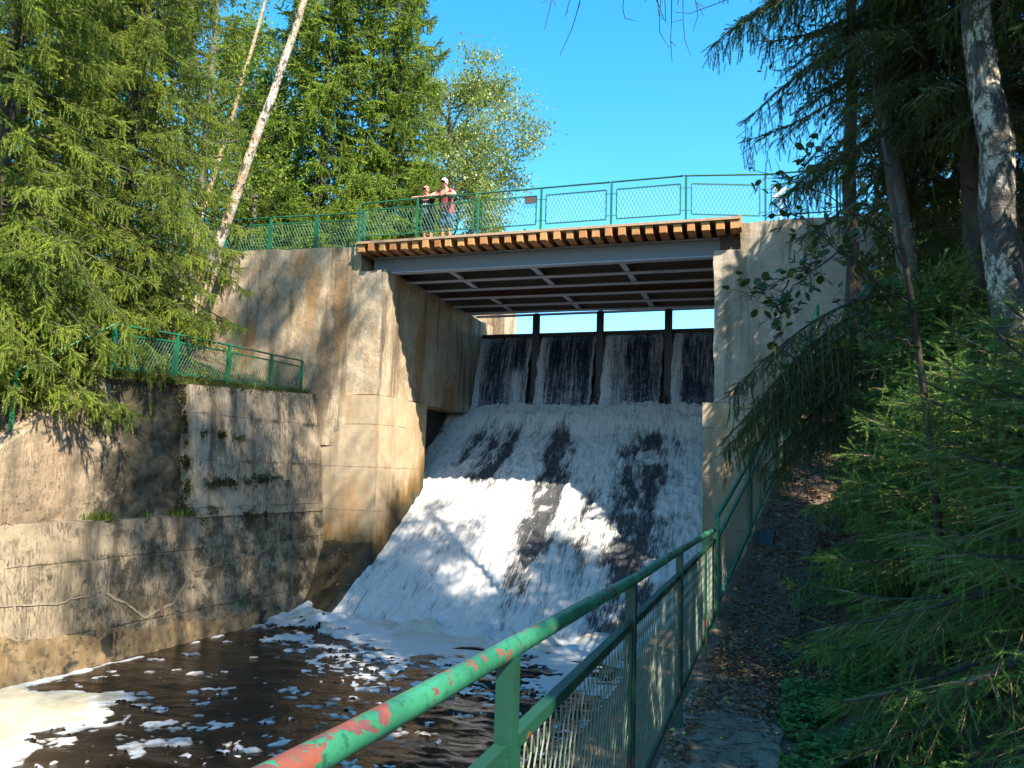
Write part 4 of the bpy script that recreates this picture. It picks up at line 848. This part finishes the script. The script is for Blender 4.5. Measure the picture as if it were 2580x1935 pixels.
LEAF = (np.array([[0, 0, 0], [.5, .34, .06], [1, 0, -.05], [.5, -.34, .06], [.5, 0, -.03]]), np.array([[0, 4, 1], [1, 4, 2], [2, 4, 3], [3, 4, 0]]))
ROUND = (np.array([[0, 0, 0], [.22, .34, .05], [.62, .46, .07], [.95, .22, .02], [1.04, 0, -.04], [.95, -.22, .02], [.62, -.46, .07], [.22, -.34, .05], [.5, 0, -.05]]), np.array([[8, k, (k + 1) % 8] for k in range(8)]))
def leafy(name, label, loc, pts, rad, R, zc, nlimb, nleaf, lsize, mats, seed, cat='tree', group=None, sub=5, spread=.28, up=.5, leaf=LEAF, limb_len=None, mb_extra=None, azr=None, ntw=4):
    """trunk polyline pts (world) with limbs, sub-limbs and leaf clusters"""
    rs = np.random.RandomState(seed); th = thing(name, label, cat, loc, group); pts = np.array(pts, float); m = MB(); s = np.linspace(0, 1, 16); si = np.linspace(0, 1, len(pts))
    tp = np.stack([np.interp(s, si, pts[:, k]) for k in range(3)], -1); tp[1:-1] += (rs.rand(14, 3) - .5) * rad * .5; m.tube(tp, np.interp(s, [0, 1], [rad, rad * .30]), 12)
    tips = []
    for k in range(nlimb):
        f = zc[0] + (zc[1] - zc[0]) * (k + rs.rand()) / nlimb; o = np.array([np.interp(f, s, tp[:, q]) for q in range(3)])
        az = rs.uniform(0, 6.283) if azr is None else rs.uniform(*azr); e = up * (.5 + rs.rand()) ; env = math.sqrt(max(.06, 1 - ((f - zc[0]) / (zc[1] - zc[0]) - .38) ** 2 / .42))
        L = R * env * rs.uniform(.65, 1.1); d = nrm(np.array([math.sin(az), math.cos(az), e])); u = np.linspace(0, 1, 7)
        ax = o + np.outer(u * L, d) + np.outer(u * u * L * rs.uniform(-.12, .22), [0, 0, 1]); ax[1:] += (rs.rand(6, 3) - .5) * L * .07
        m.tube(ax, np.linspace(rad * .34 * (L / R) ** .6 + .006, .006, 7), 6, False)
        for j in range(sub):
            g = rs.uniform(.3, 1.0); o2 = np.array([np.interp(g, u, ax[:, q]) for q in range(3)]); d2 = nrm(d * .6 + rs.normal(size=3) * .65 + [0, 0, .1]); l2 = L * rs.uniform(.16, .42)
            a2 = o2 + np.outer(np.linspace(0, 1, 4) * l2, d2); a2[1:] += (rs.rand(3, 3) - .5) * l2 * .12; m.tube(a2, np.linspace(.010 + rad * .05, .004, 4), 4, False)
            for q in range(ntw): tips.append(a2[1] + (a2[-1] - a2[1]) * rs.rand() + rs.normal(size=3) * spread * .35)
    tips.append(tp[-1]); tips = np.array(tips)
    if mb_extra: mb_extra(m)
    m.build('trunk', mats[1], th, True)
    wts = rs.rand(len(tips)) ** 1.6; wts /= wts.sum(); ci = rs.choice(len(tips), nleaf, p=wts); P = tips[ci] + rs.normal(size=(nleaf, 3)) * spread * (.45 + .8 * rs.rand(nleaf, 1)) * [1, 1, .8]
    D = rs.normal(size=(nleaf, 3)) + [0, 0, -.5]; A = frames(D, rs, (0, 0, 1.0)) * (lsize * rs.uniform(.6, 1.25, nleaf))[:, None, None]
    c = MB(); c.inst(leaf[0], leaf[1], P, A); c.build('crown', mats[0], th); return th

def gz(x, y): return float(ground_z(np.array([x]), np.array([y]))[0])
# ------------------------------------------------------------------ trees behind the left abutment
BK = M['bark_dark']; G1n = 'sunlit spruces behind the left abutment'
F1 = (M['spruce_far'], BK)
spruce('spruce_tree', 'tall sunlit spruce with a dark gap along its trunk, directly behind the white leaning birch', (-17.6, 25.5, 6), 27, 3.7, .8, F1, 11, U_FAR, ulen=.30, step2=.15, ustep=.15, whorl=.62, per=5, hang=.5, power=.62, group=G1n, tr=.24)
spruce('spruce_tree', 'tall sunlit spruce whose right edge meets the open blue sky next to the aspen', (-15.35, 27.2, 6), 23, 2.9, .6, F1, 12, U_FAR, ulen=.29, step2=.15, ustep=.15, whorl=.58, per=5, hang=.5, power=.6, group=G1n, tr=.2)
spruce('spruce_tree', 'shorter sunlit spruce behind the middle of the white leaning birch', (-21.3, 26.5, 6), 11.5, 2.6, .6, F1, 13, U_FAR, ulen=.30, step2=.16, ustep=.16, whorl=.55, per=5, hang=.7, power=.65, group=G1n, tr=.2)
yl = ['young spruce behind the wing railing, close to the leaning birch', 'young spruce behind the wing railing, near its junction with the bridge railing', 'bushy young spruce just behind the two people on the bridge', 'lowest young spruce behind the middle of the wing railing']
for k, (x, y, H, R) in enumerate(((-15.6, 20.6, 3.3, 1.25), (-12.9, 20.9, 3.6, 1.3), (-11.9, 23.5, 5.0, 1.5), (-14.0, 20.2, 2.3, 1.0))):
    spruce('young_spruce', yl[k], (x, y, 6.05), H, R, .12, F1, 20 + k, U_FAR, ulen=.20, step2=.11, ustep=.11, whorl=.30, per=6, hang=.35, power=.8, group='young spruces behind the wing railing', tr=.05)
leafy('aspen_tree', 'pale green broadleaf tree with thin airy crown against blue sky, behind the two people', (-15.2, 33, 6), [(-15.2, 33, 5.6), (-15.3, 33, 12), (-15.5, 33.2, 19.2)], .20, 5.6, (.04, 1.0), 36, 42000, .155, (M['leaf_far'], M['bark_grey']), 31, spread=.42, sub=6, up=.75)
leafy('aspen_tree', 'lower pale green broadleaf tree filling the gap left of the airy crown', (-16.5, 31, 6), [(-16.5, 31, 5.6), (-16.6, 31, 10), (-16.5, 31, 14.5)], .16, 3.2, (.05, 1.0), 22, 9000, .19, (M['leaf_far'], M['bark_grey']), 32, spread=.45, sub=6)
# ------------------------------------------------------------------ left bank
FB = (M['spruce_mid'], BK); Gb = 'spruces on the left bank'
spruce('spruce_tree', 'big drooping sunlit spruce on the left bank, hanging over the green fence', (-14.75, 13.4, gz(-14.75, 13.4)), 21, 3.0, .3, FB, 41, U_MID, extra=[(2.6, 1.6, 2.9, .0, .6, .12), (3.4, 1.2, 3.0, 0, .7, .1), (3.0, 2.0, 2.9, 0, .7, .12), (4.2, 1.5, 3.1, .05, .8, .12), (4.8, 1.9, 3.0, 0, .75, .1), (2.2, 2.3, 2.8, -.05, .5, .1), (1.2, 2.1, 2.9, .05, .42, .1), (1.6, 1.8, 2.9, .05, .5, .1), (1.9, 2.4, 2.9, .05, .55, .1), (1.4, 1.5, 2.9, .05, .45, .1), (.9, 2.3, 2.7, .0, .35, .1)], ulen=.20, step2=.12, ustep=.12, whorl=.46, per=6, hang=.62, power=.5, group=Gb, tr=.2, nh=3)
spruce('spruce_tree', 'drooping spruce at the left picture edge, its boughs hanging over the old wall', (-14.7, 10.3, gz(-14.7, 10.3)), 19, 3.0, .2, FB, 42, U_MID, extra=[(q, a, l, .05, s_, .12) for q, a, l, s_ in ((3.0, 1.9, 2.9, .85), (2.2, 1.35, 3.0, .75), (2.6, 1.0, 3.1, .8), (1.5, 1.7, 2.9, .6), (3.5, 1.5, 3.1, .9), (1.2, 2.2, 2.8, .55), (1.9, 1.15, 2.9, .65), (2.4, 2.5, 2.9, .75), (1.0, 1.4, 2.6, .5), (1.6, 2.0, 2.8, .6), (.9, 1.9, 2.5, .5), (.3, 1.45, 2.9, .5), (.4, 1.1, 3.0, .52), (.5, 1.8, 2.8, .5), (.2, 1.65, 2.7, .45), (.7, 1.25, 3.1, .6), (.1, 1.3, 2.7, .42), (.2, 2.1, 2.7, .42), (.8, 2.3, 2.7, .45), (1.3, 2.0, 2.9, .55), (.5, 2.0, 2.7, .42), (1.8, 2.2, 2.8, .6), (1.0, 1.75, 2.9, .5), (.6, 2.45, 2.5, .4), (2.0, 1.55, 3.1, .7), (2.9, 1.25, 3.2, .8))], ulen=.20, step2=.12, ustep=.12, whorl=.46, per=6, hang=.62, power=.5, group=Gb, tr=.2, nh=3)
spruce('spruce_tree', 'shaggy spruce further back on the left bank behind the two drooping ones', (-20.3, 16.4, gz(-20.3, 16.4)), 22, 2.6, 1.0, FB, 43, U_FAR, ulen=.27, step2=.15, ustep=.15, whorl=.55, per=5, hang=.9, power=.5, group=Gb, tr=.2)
# leaning birches
def leaner(label, base, top, rad, mat, seed, leaves, cz, group, twig=None):
    base = np.array(base); top = np.array(top); full = base + (top - base) * 1.32
    def ex(m):
        for (f, d, l) in twig or []: o = base + (full - base) * f; d = nrm(np.array(d)); m.tube([o, o + d * l * .5 + [0, 0, .02], o + d * l], [.014, .010, .004], 5, False)
    return leafy('birch_tree', label, tuple(base), [base, base + (full - base) * .5 + [.08, 0, -.05], full], rad, 2.3, (.80, 1.0), 9, 1500, .09, (M['leaf_yel'], mat), seed, group=group, mb_extra=ex, sub=4)
leaner('white birch trunk leaning right across the abutment and wing railing', (-14.95, 15.6, 2.4), (-11.55, 15.6, 12.8), .165, M['birch_lean'], 51, 0, 0, 'leaning birches on the left bank', [(.50, (.9, .1, .25), .8), (.515, (.8, -.3, .1), .4)])
leaner('thin tan birch trunk leaning right, behind the white leaning birch', (-19.6, 20.4, 6.0), (-16.9, 20.4, 16.6), .105, M['birch_tan'], 52, 0, 0, 'leaning birches on the left bank', [(.62, (.9, 0, .5), .7), (.7, (.8, 0, .4), .9)])
# upright broadleaf trees whose bare trunks show between the boughs
for k, (x, y, tx, r, lb) in enumerate(((-16.2, 17.3, -16.25, .13, 'dark upright trunk rising between the left bank spruces and the thin tan birch'), (-19.2, 19.6, -19.3, .13, 'grey upright trunk with sky showing either side, left of the thin tan birch'), (-21.5, 20.6, -21.9, .12, 'slim reddish trunk furthest to the left among the upright broadleaf trees'))):
    z = gz(x, y); leafy('alder_tree', lb, (x, y, z), [(x, y, z - .2), ((x + tx) / 2 + .1, y, z + 8), (tx, y, z + 16)], r, 2.6, (.22, 1.0), 20, 6500, .125, (M['leaf_yel'], M['bark_grey'] if k != 2 else M['birch_tan']), 60 + k, group='upright alders on the left bank', sub=5, spread=.32)
bl = ['rounded broadleaf tree filling the background behind the thin tan birch', 'tall broadleaf tree far behind the left bank spruces, near the left picture edge', 'broadleaf tree in the middle of the background left of the tall spruces', 'low bushy broadleaf tree beneath the thin tan birch, behind the wing railing']
for k, (x, y, H, R, n) in enumerate(((-24.5, 29, 13, 4.2, 11000), (-33, 26, 17, 5.5, 13000), (-29, 32, 18, 5.5, 13000), (-18.6, 22.6, 5, 2.2, 6000))):
    leafy('broadleaf_tree', bl[k], (x, y, 6), [(x, y, 5.8), (x + .2, y, 6 + H * .5), (x, y, 6 + H)], .18, R, (.08, 1.0), 22, n, .22 if k < 3 else .14, (M['leaf_yel'], M['bark_grey']), 70 + k, group='broadleaf trees behind the left bank', sub=6, spread=.55)
# ------------------------------------------------------------------ right bank
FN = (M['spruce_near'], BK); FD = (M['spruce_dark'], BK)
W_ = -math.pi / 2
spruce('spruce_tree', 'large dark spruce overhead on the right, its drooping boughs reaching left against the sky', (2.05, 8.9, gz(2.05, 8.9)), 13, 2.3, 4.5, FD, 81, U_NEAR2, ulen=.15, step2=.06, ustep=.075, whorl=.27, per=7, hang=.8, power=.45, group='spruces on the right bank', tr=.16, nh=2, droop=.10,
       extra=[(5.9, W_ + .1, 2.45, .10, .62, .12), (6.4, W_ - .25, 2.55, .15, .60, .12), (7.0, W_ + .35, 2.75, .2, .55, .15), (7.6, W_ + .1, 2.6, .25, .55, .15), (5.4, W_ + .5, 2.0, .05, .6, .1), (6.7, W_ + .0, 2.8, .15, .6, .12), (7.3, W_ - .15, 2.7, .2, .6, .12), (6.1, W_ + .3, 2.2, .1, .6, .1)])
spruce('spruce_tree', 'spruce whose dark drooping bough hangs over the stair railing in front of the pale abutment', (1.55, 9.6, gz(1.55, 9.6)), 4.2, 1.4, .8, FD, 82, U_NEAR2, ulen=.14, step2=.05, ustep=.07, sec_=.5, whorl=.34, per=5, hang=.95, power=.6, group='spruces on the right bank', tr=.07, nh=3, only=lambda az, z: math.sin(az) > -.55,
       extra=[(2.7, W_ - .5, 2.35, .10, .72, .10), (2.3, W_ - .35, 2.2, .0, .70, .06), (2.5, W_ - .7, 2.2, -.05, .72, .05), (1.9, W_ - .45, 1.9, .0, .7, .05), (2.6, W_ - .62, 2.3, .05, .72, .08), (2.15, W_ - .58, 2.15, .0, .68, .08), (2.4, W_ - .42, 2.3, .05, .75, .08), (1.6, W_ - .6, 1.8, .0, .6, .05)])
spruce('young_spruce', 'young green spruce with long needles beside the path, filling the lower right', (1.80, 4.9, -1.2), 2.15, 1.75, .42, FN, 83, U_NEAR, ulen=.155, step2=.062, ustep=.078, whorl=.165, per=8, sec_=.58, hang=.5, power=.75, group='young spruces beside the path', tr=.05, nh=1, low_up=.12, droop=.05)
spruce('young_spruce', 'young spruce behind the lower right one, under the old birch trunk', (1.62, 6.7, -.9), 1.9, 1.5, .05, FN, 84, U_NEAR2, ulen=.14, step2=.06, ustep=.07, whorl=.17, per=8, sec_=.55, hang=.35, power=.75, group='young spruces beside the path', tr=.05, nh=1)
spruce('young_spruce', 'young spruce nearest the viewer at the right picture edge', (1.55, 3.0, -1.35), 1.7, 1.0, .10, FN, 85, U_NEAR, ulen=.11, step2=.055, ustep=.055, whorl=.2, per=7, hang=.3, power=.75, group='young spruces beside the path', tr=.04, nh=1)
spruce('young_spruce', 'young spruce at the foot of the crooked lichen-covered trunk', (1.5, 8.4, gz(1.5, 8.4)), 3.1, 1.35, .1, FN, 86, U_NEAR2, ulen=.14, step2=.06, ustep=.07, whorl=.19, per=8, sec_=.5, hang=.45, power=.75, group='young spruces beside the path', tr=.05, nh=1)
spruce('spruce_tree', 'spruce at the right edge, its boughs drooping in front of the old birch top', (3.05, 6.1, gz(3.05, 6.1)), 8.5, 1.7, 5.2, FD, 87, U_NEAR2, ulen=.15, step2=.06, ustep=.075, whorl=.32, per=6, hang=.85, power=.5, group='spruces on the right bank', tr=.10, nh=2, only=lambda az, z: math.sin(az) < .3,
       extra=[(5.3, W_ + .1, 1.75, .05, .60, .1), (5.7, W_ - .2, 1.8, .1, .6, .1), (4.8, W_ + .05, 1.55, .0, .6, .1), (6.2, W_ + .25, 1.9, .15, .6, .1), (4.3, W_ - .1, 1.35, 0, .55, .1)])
# upright trunks on the right
def bare(name, label, pts, rad, mat, seed, leafmat, R, zc, nleaf, ls, group=None, **kw):
    return leafy(name, label, tuple(pts[0]), pts, rad, R, zc, 12, nleaf, ls, (leafmat, mat), seed, group=group, **kw)
bare('birch_tree', 'old thick birch trunk with black fissured bark at the right', [(1.98, 7.0, -.6), (1.78, 7.0, 2.3), (1.62, 7.0, 5.2), (1.5, 7.0, 14)], .185, M['birch_big'], 91, M['leaf_yel'], 2.2, (.62, 1.0), 2200, .09)
bare('spruce_tree', 'straight dark trunk standing against the sky just right of the railing end', [(1.12, 12.0, .2), (1.13, 12.0, 4), (1.2, 12, 9), (1.2, 12, 13)], .125, M['bark_dark'], 92, M['spruce_dark'], 1.6, (.7, 1.0), 1500, .10, group='spruces on the right bank')
bare('alder_tree', 'lichen-covered crooked trunk between the dark straight trunk and the old birch', [(1.55, 9.0, 0), (1.42, 9, 2), (1.22, 9, 4.2), (1.12, 9, 6), (1.1, 9, 10)], .135, M['bark_grey'], 93, M['leaf_alder'], 1.6, (.55, 1.0), 1400, .08)
# leafy alder sapling whose twigs reach left in front of the pale abutment
rs = np.random.RandomState(94); th = thing('alder_sapling', 'alder sapling with round dark leaves reaching left in front of the pale abutment and sky', 'sapling', (1.05, 5.6, -1.3)); m = MB(); LP = []; LD = []
stem = np.array([(1.05, 5.6, -1.35), (.98, 5.55, .2), (.85, 5.4, 1.3), (.7, 5.3, 2.3)]); m.tube(stem, [.03, .025, .02, .01], 7)
for (a, b, c_) in (((.80, 5.38, 1.55), (.42, 5.2, 1.92), (-.12, 5.0, 2.05)), ((.88, 5.42, 1.15), (.40, 5.2, 1.50), (.02, 5.0, 1.86)), ((.90, 5.45, .95), (.45, 5.2, 1.58), (.16, 5.1, 1.72)), ((.55, 5.25, 1.62), (.16, 5.1, 1.32), (-.02, 5.0, 1.08)),
                   ((.30, 5.15, 1.44), (.06, 5.05, 1.30), (-.16, 5.0, 1.20)), ((.10, 5.06, 1.30), (.0, 5.0, 1.10), (.06, 5.0, .88)), ((.75, 5.3, 2.1), (.4, 5.1, 2.2), (.2, 5.0, 2.08)), ((.9, 5.4, 1.2), (.6, 5.2, 1.25), (.40, 5.1, 1.14)), ((.85, 5.4, 1.4), (.6, 5.1, 1.75), (.50, 4.95, 1.95)), ((.95, 5.5, .9), (.7, 5.2, .95), (.45, 5.1, 1.0))):
    u = np.linspace(0, 1, 12)[:, None]; a, b, c_ = map(np.array, (a, b, c_)); ax = a * (1-u)**2 + 2*b*u*(1-u) + c_*u*u; ax[1:] += (rs.rand(11, 3) - .5) * .03; m.tube(ax, np.linspace(.007, .0018, 12), 5, False)
    for q in range(26):
        g = rs.randint(2, 12); o = ax[g]; d = nrm(rs.normal(size=3) + [-.5, -.1, -.1]); l = rs.uniform(.05, .20); tw = np.array([o, o + d * l * .6 + [0, 0, .01], o + d * l]); m.tube(tw, [.0022, .0016, .001], 4, False)
        for w_ in range(rs.randint(1, 4)): LP.append(tw[-1] - d * l * rs.uniform(0, .6)); LD.append(d + rs.normal(size=3) * .8 + [0, 0, -.35])
m.build('trunk', M['twig'], th, True); LP = np.array(LP); c = MB(); c.inst(ROUND[0], ROUND[1], LP, frames(np.array(LD), rs, (0, -.3, 1)) * rs.uniform(.034, .068, len(LP))[:, None, None]); c.build('crown', M['leaf_alder'], th, True)
# overhanging birch: trunk beside the viewer, bare hanging twigs at the top of the view
rs = np.random.RandomState(95); hb = thing('birch_tree', 'birch beside the path whose bare thin twigs hang down at the top of the sky', 'tree', (2.6, 1.2, -1.3)); m = MB()
m.tube([(2.6, 1.2, -1.4), (2.55, 1.3, 3), (2.4, 1.5, 8), (2.3, 1.6, 12)], [.17, .15, .11, .05], 10); lim = np.array([(2.45, 1.4, 6.0), (1.5, 2.6, 5.4), (.5, 3.6, 4.3), (-.5, 4.1, 3.5), (-1.3, 4.2, 3.15)]); m.tube(lim, [.05, .04, .022, .012, .006], 7, False)
m.build('trunk', M['birch_big'], hb, True); m = MB()
for (x, zb, zt, dx) in ((-1.22, 2.64, 3.2, -.05), (-1.00, 2.44, 3.28, -.18), (-.78, 2.62, 3.3, -.02), (-.70, 2.57, 3.35, .13), (-.62, 2.60, 3.3, .02), (-.55, 2.50, 3.4, -.04), (-.52, 2.30, 3.5, .0), (-.47, 2.44, 3.5, .02), (-.44, 2.55, 3.5, .06), (-.57, 2.55, 3.4, .02), (-.36, 2.66, 3.4, -.14), (-1.08, 2.68, 3.2, -.07)):
    u = np.linspace(0, 1, 10)[:, None]; a = np.array([x, 4.0, zt]); b = np.array([x + dx, 4.0, zb]); ax = a * (1-u) + b * u + np.array([1, 0, 0]) * (dx * (u**2 - u)) ; ax[1:] += (rs.rand(9, 3) - .5) * .022; m.tube(ax, np.linspace(.0042, .0018, 10), 4, False)
    for q in range(rs.randint(2, 5)):
        g = rs.randint(3, 10); d = nrm(rs.normal(size=3) * [1, .5, .4] + [0, 0, -.8]); m.tube([ax[g], ax[g] + d * rs.uniform(.03, .12)], [.002, .0012], 4, False)
m.tube([(.1, 4.0, 2.75), (-.2, 4.0, 2.63), (-.42, 4.0, 2.58), (-.5, 4.0, 2.60)], [.004, .003, .002, .0015], 4, False)
m.build('twigs', M['twig'], hb, True)

# trees beside and behind the viewer that shade the path and dapple the wall
for k, (x, y, H, R, z0, lb) in enumerate(((3.5, 2.6, 12.5, 1.7, 3.2, 'spruce beside the path, outside the right picture edge, nearest the viewer'), (4.3, 6.6, 11.5, 2.0, 2.6, 'spruce outside the right picture edge, level with the old birch'), (5.6, 10.6, 10.5, 2.1, .8, 'spruce up the right bank behind the old birch'), (6.4, 14.8, 9.0, 2.3, .6, 'spruce high on the right bank next to the abutment'), (3.9, 16.3, 6.5, 1.4, .6, 'short spruce in front of the right abutment wing'), (2.6, 15.7, 6.0, 1.25, .6, 'short spruce at the top of the stair railing'), (3.3, .3, 8.0, 1.35, 2.6, 'slim spruce right behind the viewer'))):
    spruce('spruce_tree', lb, (x, y, gz(x, y)), H, R, z0, FD, 140 + k, U_FAR, ulen=.27, step2=.15, ustep=.15, whorl=.5, per=5, hang=.6, power=.65, group='spruces on the right bank', tr=.13)
for k, (x, y, H, R, lb) in enumerate(((6.5, .8, 25, 2.6, 'tall birch behind the viewer whose trunk shadow falls on the retaining wall'), (4.4, 4.4, 29, 2.3, 'tall birch right of the viewer, second from the path'), (8.4, -2.2, 27, 3.0, 'tallest birch up the slope behind the viewer'), (8.6, 5.0, 20, 2.6, 'tall birch up the slope right of the viewer'))):
    z = gz(x, y); leafy('birch_tree', lb, (x, y, z), [(x, y, z - .2), (x + .15, y + .1, z + H * .5), (x - .1, y, z + H)], .17, R, (.48, 1.0), 24, 8500, .17, (M['leaf_yel'], M['birch_big']), 150 + k, group='tall birches beside the viewer', sub=5, spread=.45)
# ------------------------------------------------------------------ ground plants and litter
rs = np.random.RandomState(101); N = 8000; x = -.02 + .9 * rs.rand(N) ** 1.15; y = rs.uniform(3.2, 6.6, N); sel = fbm(np.stack([x * 2.2, y * 2.2, 0 * x], -1), 3, 7) > .40; sel &= x > -.03 + .12 * fbm(np.stack([y * 3, 0 * y, 0 * y], -1), 2, 8); x = x[sel]; y = y[sel]
P = np.stack([x, y, ground_z(x, y) + .015 + .09 * rs.rand(len(x)) ** 1.5], -1); c = MB()
for k in range(3):
    a = rs.uniform(0, 6.28, len(x)) + k * 2.09; D = np.stack([np.cos(a), np.sin(a), rs.uniform(-.15, .5, len(x))], -1); c.inst(LEAF[0], LEAF[1], P, frames(D, rs, (0, 0, 1)) * rs.uniform(.024, .050, len(x))[:, None, None])
tag(c.build('ground_cover', M['cover']), kind='stuff')
def litter(name, mat_cols, N, xr, yr, size, seed, fn):
    rs = np.random.RandomState(seed); y = rs.uniform(*yr, N); x = fn(y, rs.rand(N), rs); P = np.stack([x, y, ground_z(x, y) + .016 + .012 * rs.rand(N)], -1)
    D = np.stack([rs.normal(size=N), rs.normal(size=N), rs.normal(size=N) * .25], -1); c = MB(); c.inst(LEAF[0] * [1, 1, 2.5], LEAF[1], P, frames(D, rs, (0, 0, 1)) * (size * rs.uniform(.5, 1.2, N))[:, None, None]); return tag(c.build(name, mat_cols), kind='stuff')
t = NT('fallen_leaf'); g = t.n('ShaderNodeNewGeometry', out='Random Per Island'); M['dead'] = t.done(Base_Color=t.ramp(g, (0, (.06, .036, .022)), (.45, (.15, .070, .034)), (.75, (.26, .12, .05)), (.93, (.30, .19, .10)), (1, (.50, .36, .06))), Roughness=.7)
litter('fallen_leaves', M['dead'], 9000, 0, (5.7, 16.2), .055, 111, lambda y, u, rs: np.interp(y, [5, 8.5, 13, 17], [-.55, -.52, .2, 1.0]) + u * np.interp(y, [5, 9, 16], [.85, 1.1, 1.1]))
litter('fallen_leaves', M['dead'], 900, 0, (2.5, 6.3), .042, 112, lambda y, u, rs: np.where(rs.rand(len(u)) < .7, -.62 + u * .14, -.6 + u * .75))
litter('fallen_leaves', M['dead'], 4200, 0, (5.5, 17.5), .075, 113, lambda y, u, rs: np.interp(y, [5, 9, 16], [.5, .5, 1.6]) + u * 3.2)
# fallen spruce twigs on the path
rs = np.random.RandomState(114); m = MB()
for k in range(330):
    y = rs.uniform(3.2, 8); x = rs.uniform(-.58, .12); a = rs.uniform(0, 6.28); l = rs.uniform(.03, .13); z = gz(x, y) + .022; p0 = np.array([x, y, z]); p1 = p0 + np.array([math.cos(a), math.sin(a), .02]) * l; m.tube([p0, (p0 + p1) / 2 + rs.normal(size=3) * l * .07 * [1, 1, .2], p1], [.0025, .0025, .0015], 4, False)
tag(m.build('twig_litter', M['twig']), kind='stuff')
rs = np.random.RandomState(116); N = 46; V_ = rs.rand(N); x = -11.2 + 1.0 * rs.rand(N); y = 17.9 - 1.1 * V_; P = np.stack([x, y, -1.95 + (y - 17.97) * 1.12 + .03], -1); D = np.stack([rs.normal(size=N), rs.normal(size=N), rs.normal(size=N) * .4], -1); c = MB(); c.inst(LEAF[0], LEAF[1], P, frames(D, rs, (0, -.6, .7)) * rs.uniform(.03, .06, N)[:, None, None]); tag(c.build('fallen_leaves', M['dead']), kind='stuff')
# grass and weeds along the fence and ledge
def blades(name, pts, hgt, wd, mat, seed):
    rs = np.random.RandomState(seed); N = len(pts); a = rs.uniform(0, 6.28, N); h = hgt * rs.uniform(.4, 1.2, N); bend = rs.uniform(.2, .8, N)
    d = np.stack([np.cos(a), np.sin(a), 0 * a], -1); s = np.stack([-np.sin(a), np.cos(a), 0 * a], -1) * wd / 2; b = pts; mdl = b + d * (h * bend * .35)[:, None] + np.outer(h * .6, [0, 0, 1]); tp = b + d * (h * bend)[:, None] + np.outer(h * .9, [0, 0, 1])
    V = np.stack([b + s, b - s, mdl + s * .8, mdl - s * .8, tp], 1).reshape(-1, 3); k = np.arange(N)[:, None] * 5; c = MB(); c.add(V, np.concatenate([k + [0, 1, 3], k + [0, 3, 2], k + [2, 3, 4]])); return tag(c.build(name, mat), kind='stuff')
rs = np.random.RandomState(121); N = 7000; y = rs.uniform(11, 17.8, N); x = xw(y, 1.9) - .02 - rs.rand(N) ** 1.6 * 1.5; zt_ = np.maximum(ground_z(x, y), 1.70 + .03 * (y - 13)); sel = fbm(np.stack([x * 1.5, y * 1.5, 0 * x], -1), 3, 11) > .38; blades('grass', np.stack([x, y, zt_], -1)[sel], .20, .014, M['grass'], 122)
N = 1700; y = rs.uniform(10.6, 13.7, N); x = xw(y, LZ) - rs.uniform(-.04, .36, N); dn = fbm(np.stack([y * 2.6, 0 * y, 0 * y], -1), 4, 13); sel = (dn + .05 * (y > 12) > .50 + .22 * rs.rand(N)); P = np.stack([x, y, 0 * x + LZ + .01], -1)[sel]; blades('weeds', P, .19, .022, M['grass'], 123)
N = 1500; y = rs.uniform(3, 9.5, N); x = xw(y, LZ) - rs.uniform(.05, .4, N); P = np.stack([x, y, 0 * x + LZ + .02], -1); c = MB(); D = np.stack([rs.normal(size=N), rs.normal(size=N), .2 * rs.normal(size=N)], -1); c.inst(LEAF[0], LEAF[1], P, frames(D, rs, (0, 0, 1)) * rs.uniform(.03, .06, N)[:, None, None]); tag(c.build('ledge_litter', M['dead']), kind='stuff')
# moss cushions along the pour joints and the broken edge of the wall
P = []; rs = np.random.RandomState(131)
for (y0, y1, z, n, sp) in ((13.55, 14.35, .645, 500, .05), (14.5, 14.95, .655, 220, .045), (13.6, 14.3, -.42, 420, .05), (14.35, 14.62, -.40, 330, .08), (14.85, 16.5, -.36, 800, .05), (14.4, 15.65, -1.22, 1100, .07), (13.5, 14.1, -1.2, 300, .06), (13.42, 17.2, 1.80, 900, .07)):
    y = rs.uniform(y0, y1, n); zz = z + .05 * (y - y0) * (z > 1.5) + rs.normal(size=n) * sp * 1.7 * (.2 + 1.3 * fbm(np.stack([y * 5, 0 * y, 0 * y], -1), 3, 3)); P.append(np.stack([xw(y, zz) + .045 + rs.rand(n) * .03, y, zz], -1))
n = 2600; y = 13.36 - np.abs(rs.normal(size=n)) * .16; zz = rs.uniform(-1.1, 1.6, n); P.append(np.stack([xw(y, zz) - .17 + rs.rand(n) * .09, y, zz], -1))
P = np.concatenate(P); sel = fbm(P * [0, 2.6, 4], 4, 5) > .46 + .07 * rs.rand(len(P)); P = P[sel]; D = rs.normal(size=(len(P), 3)) + [.8, 0, -.2]; c = MB(); c.inst(LEAF[0], LEAF[1], P, frames(D, rs) * rs.uniform(.025, .065, len(P))[:, None, None]); tag(c.build('moss', M['mossc']), kind='stuff')
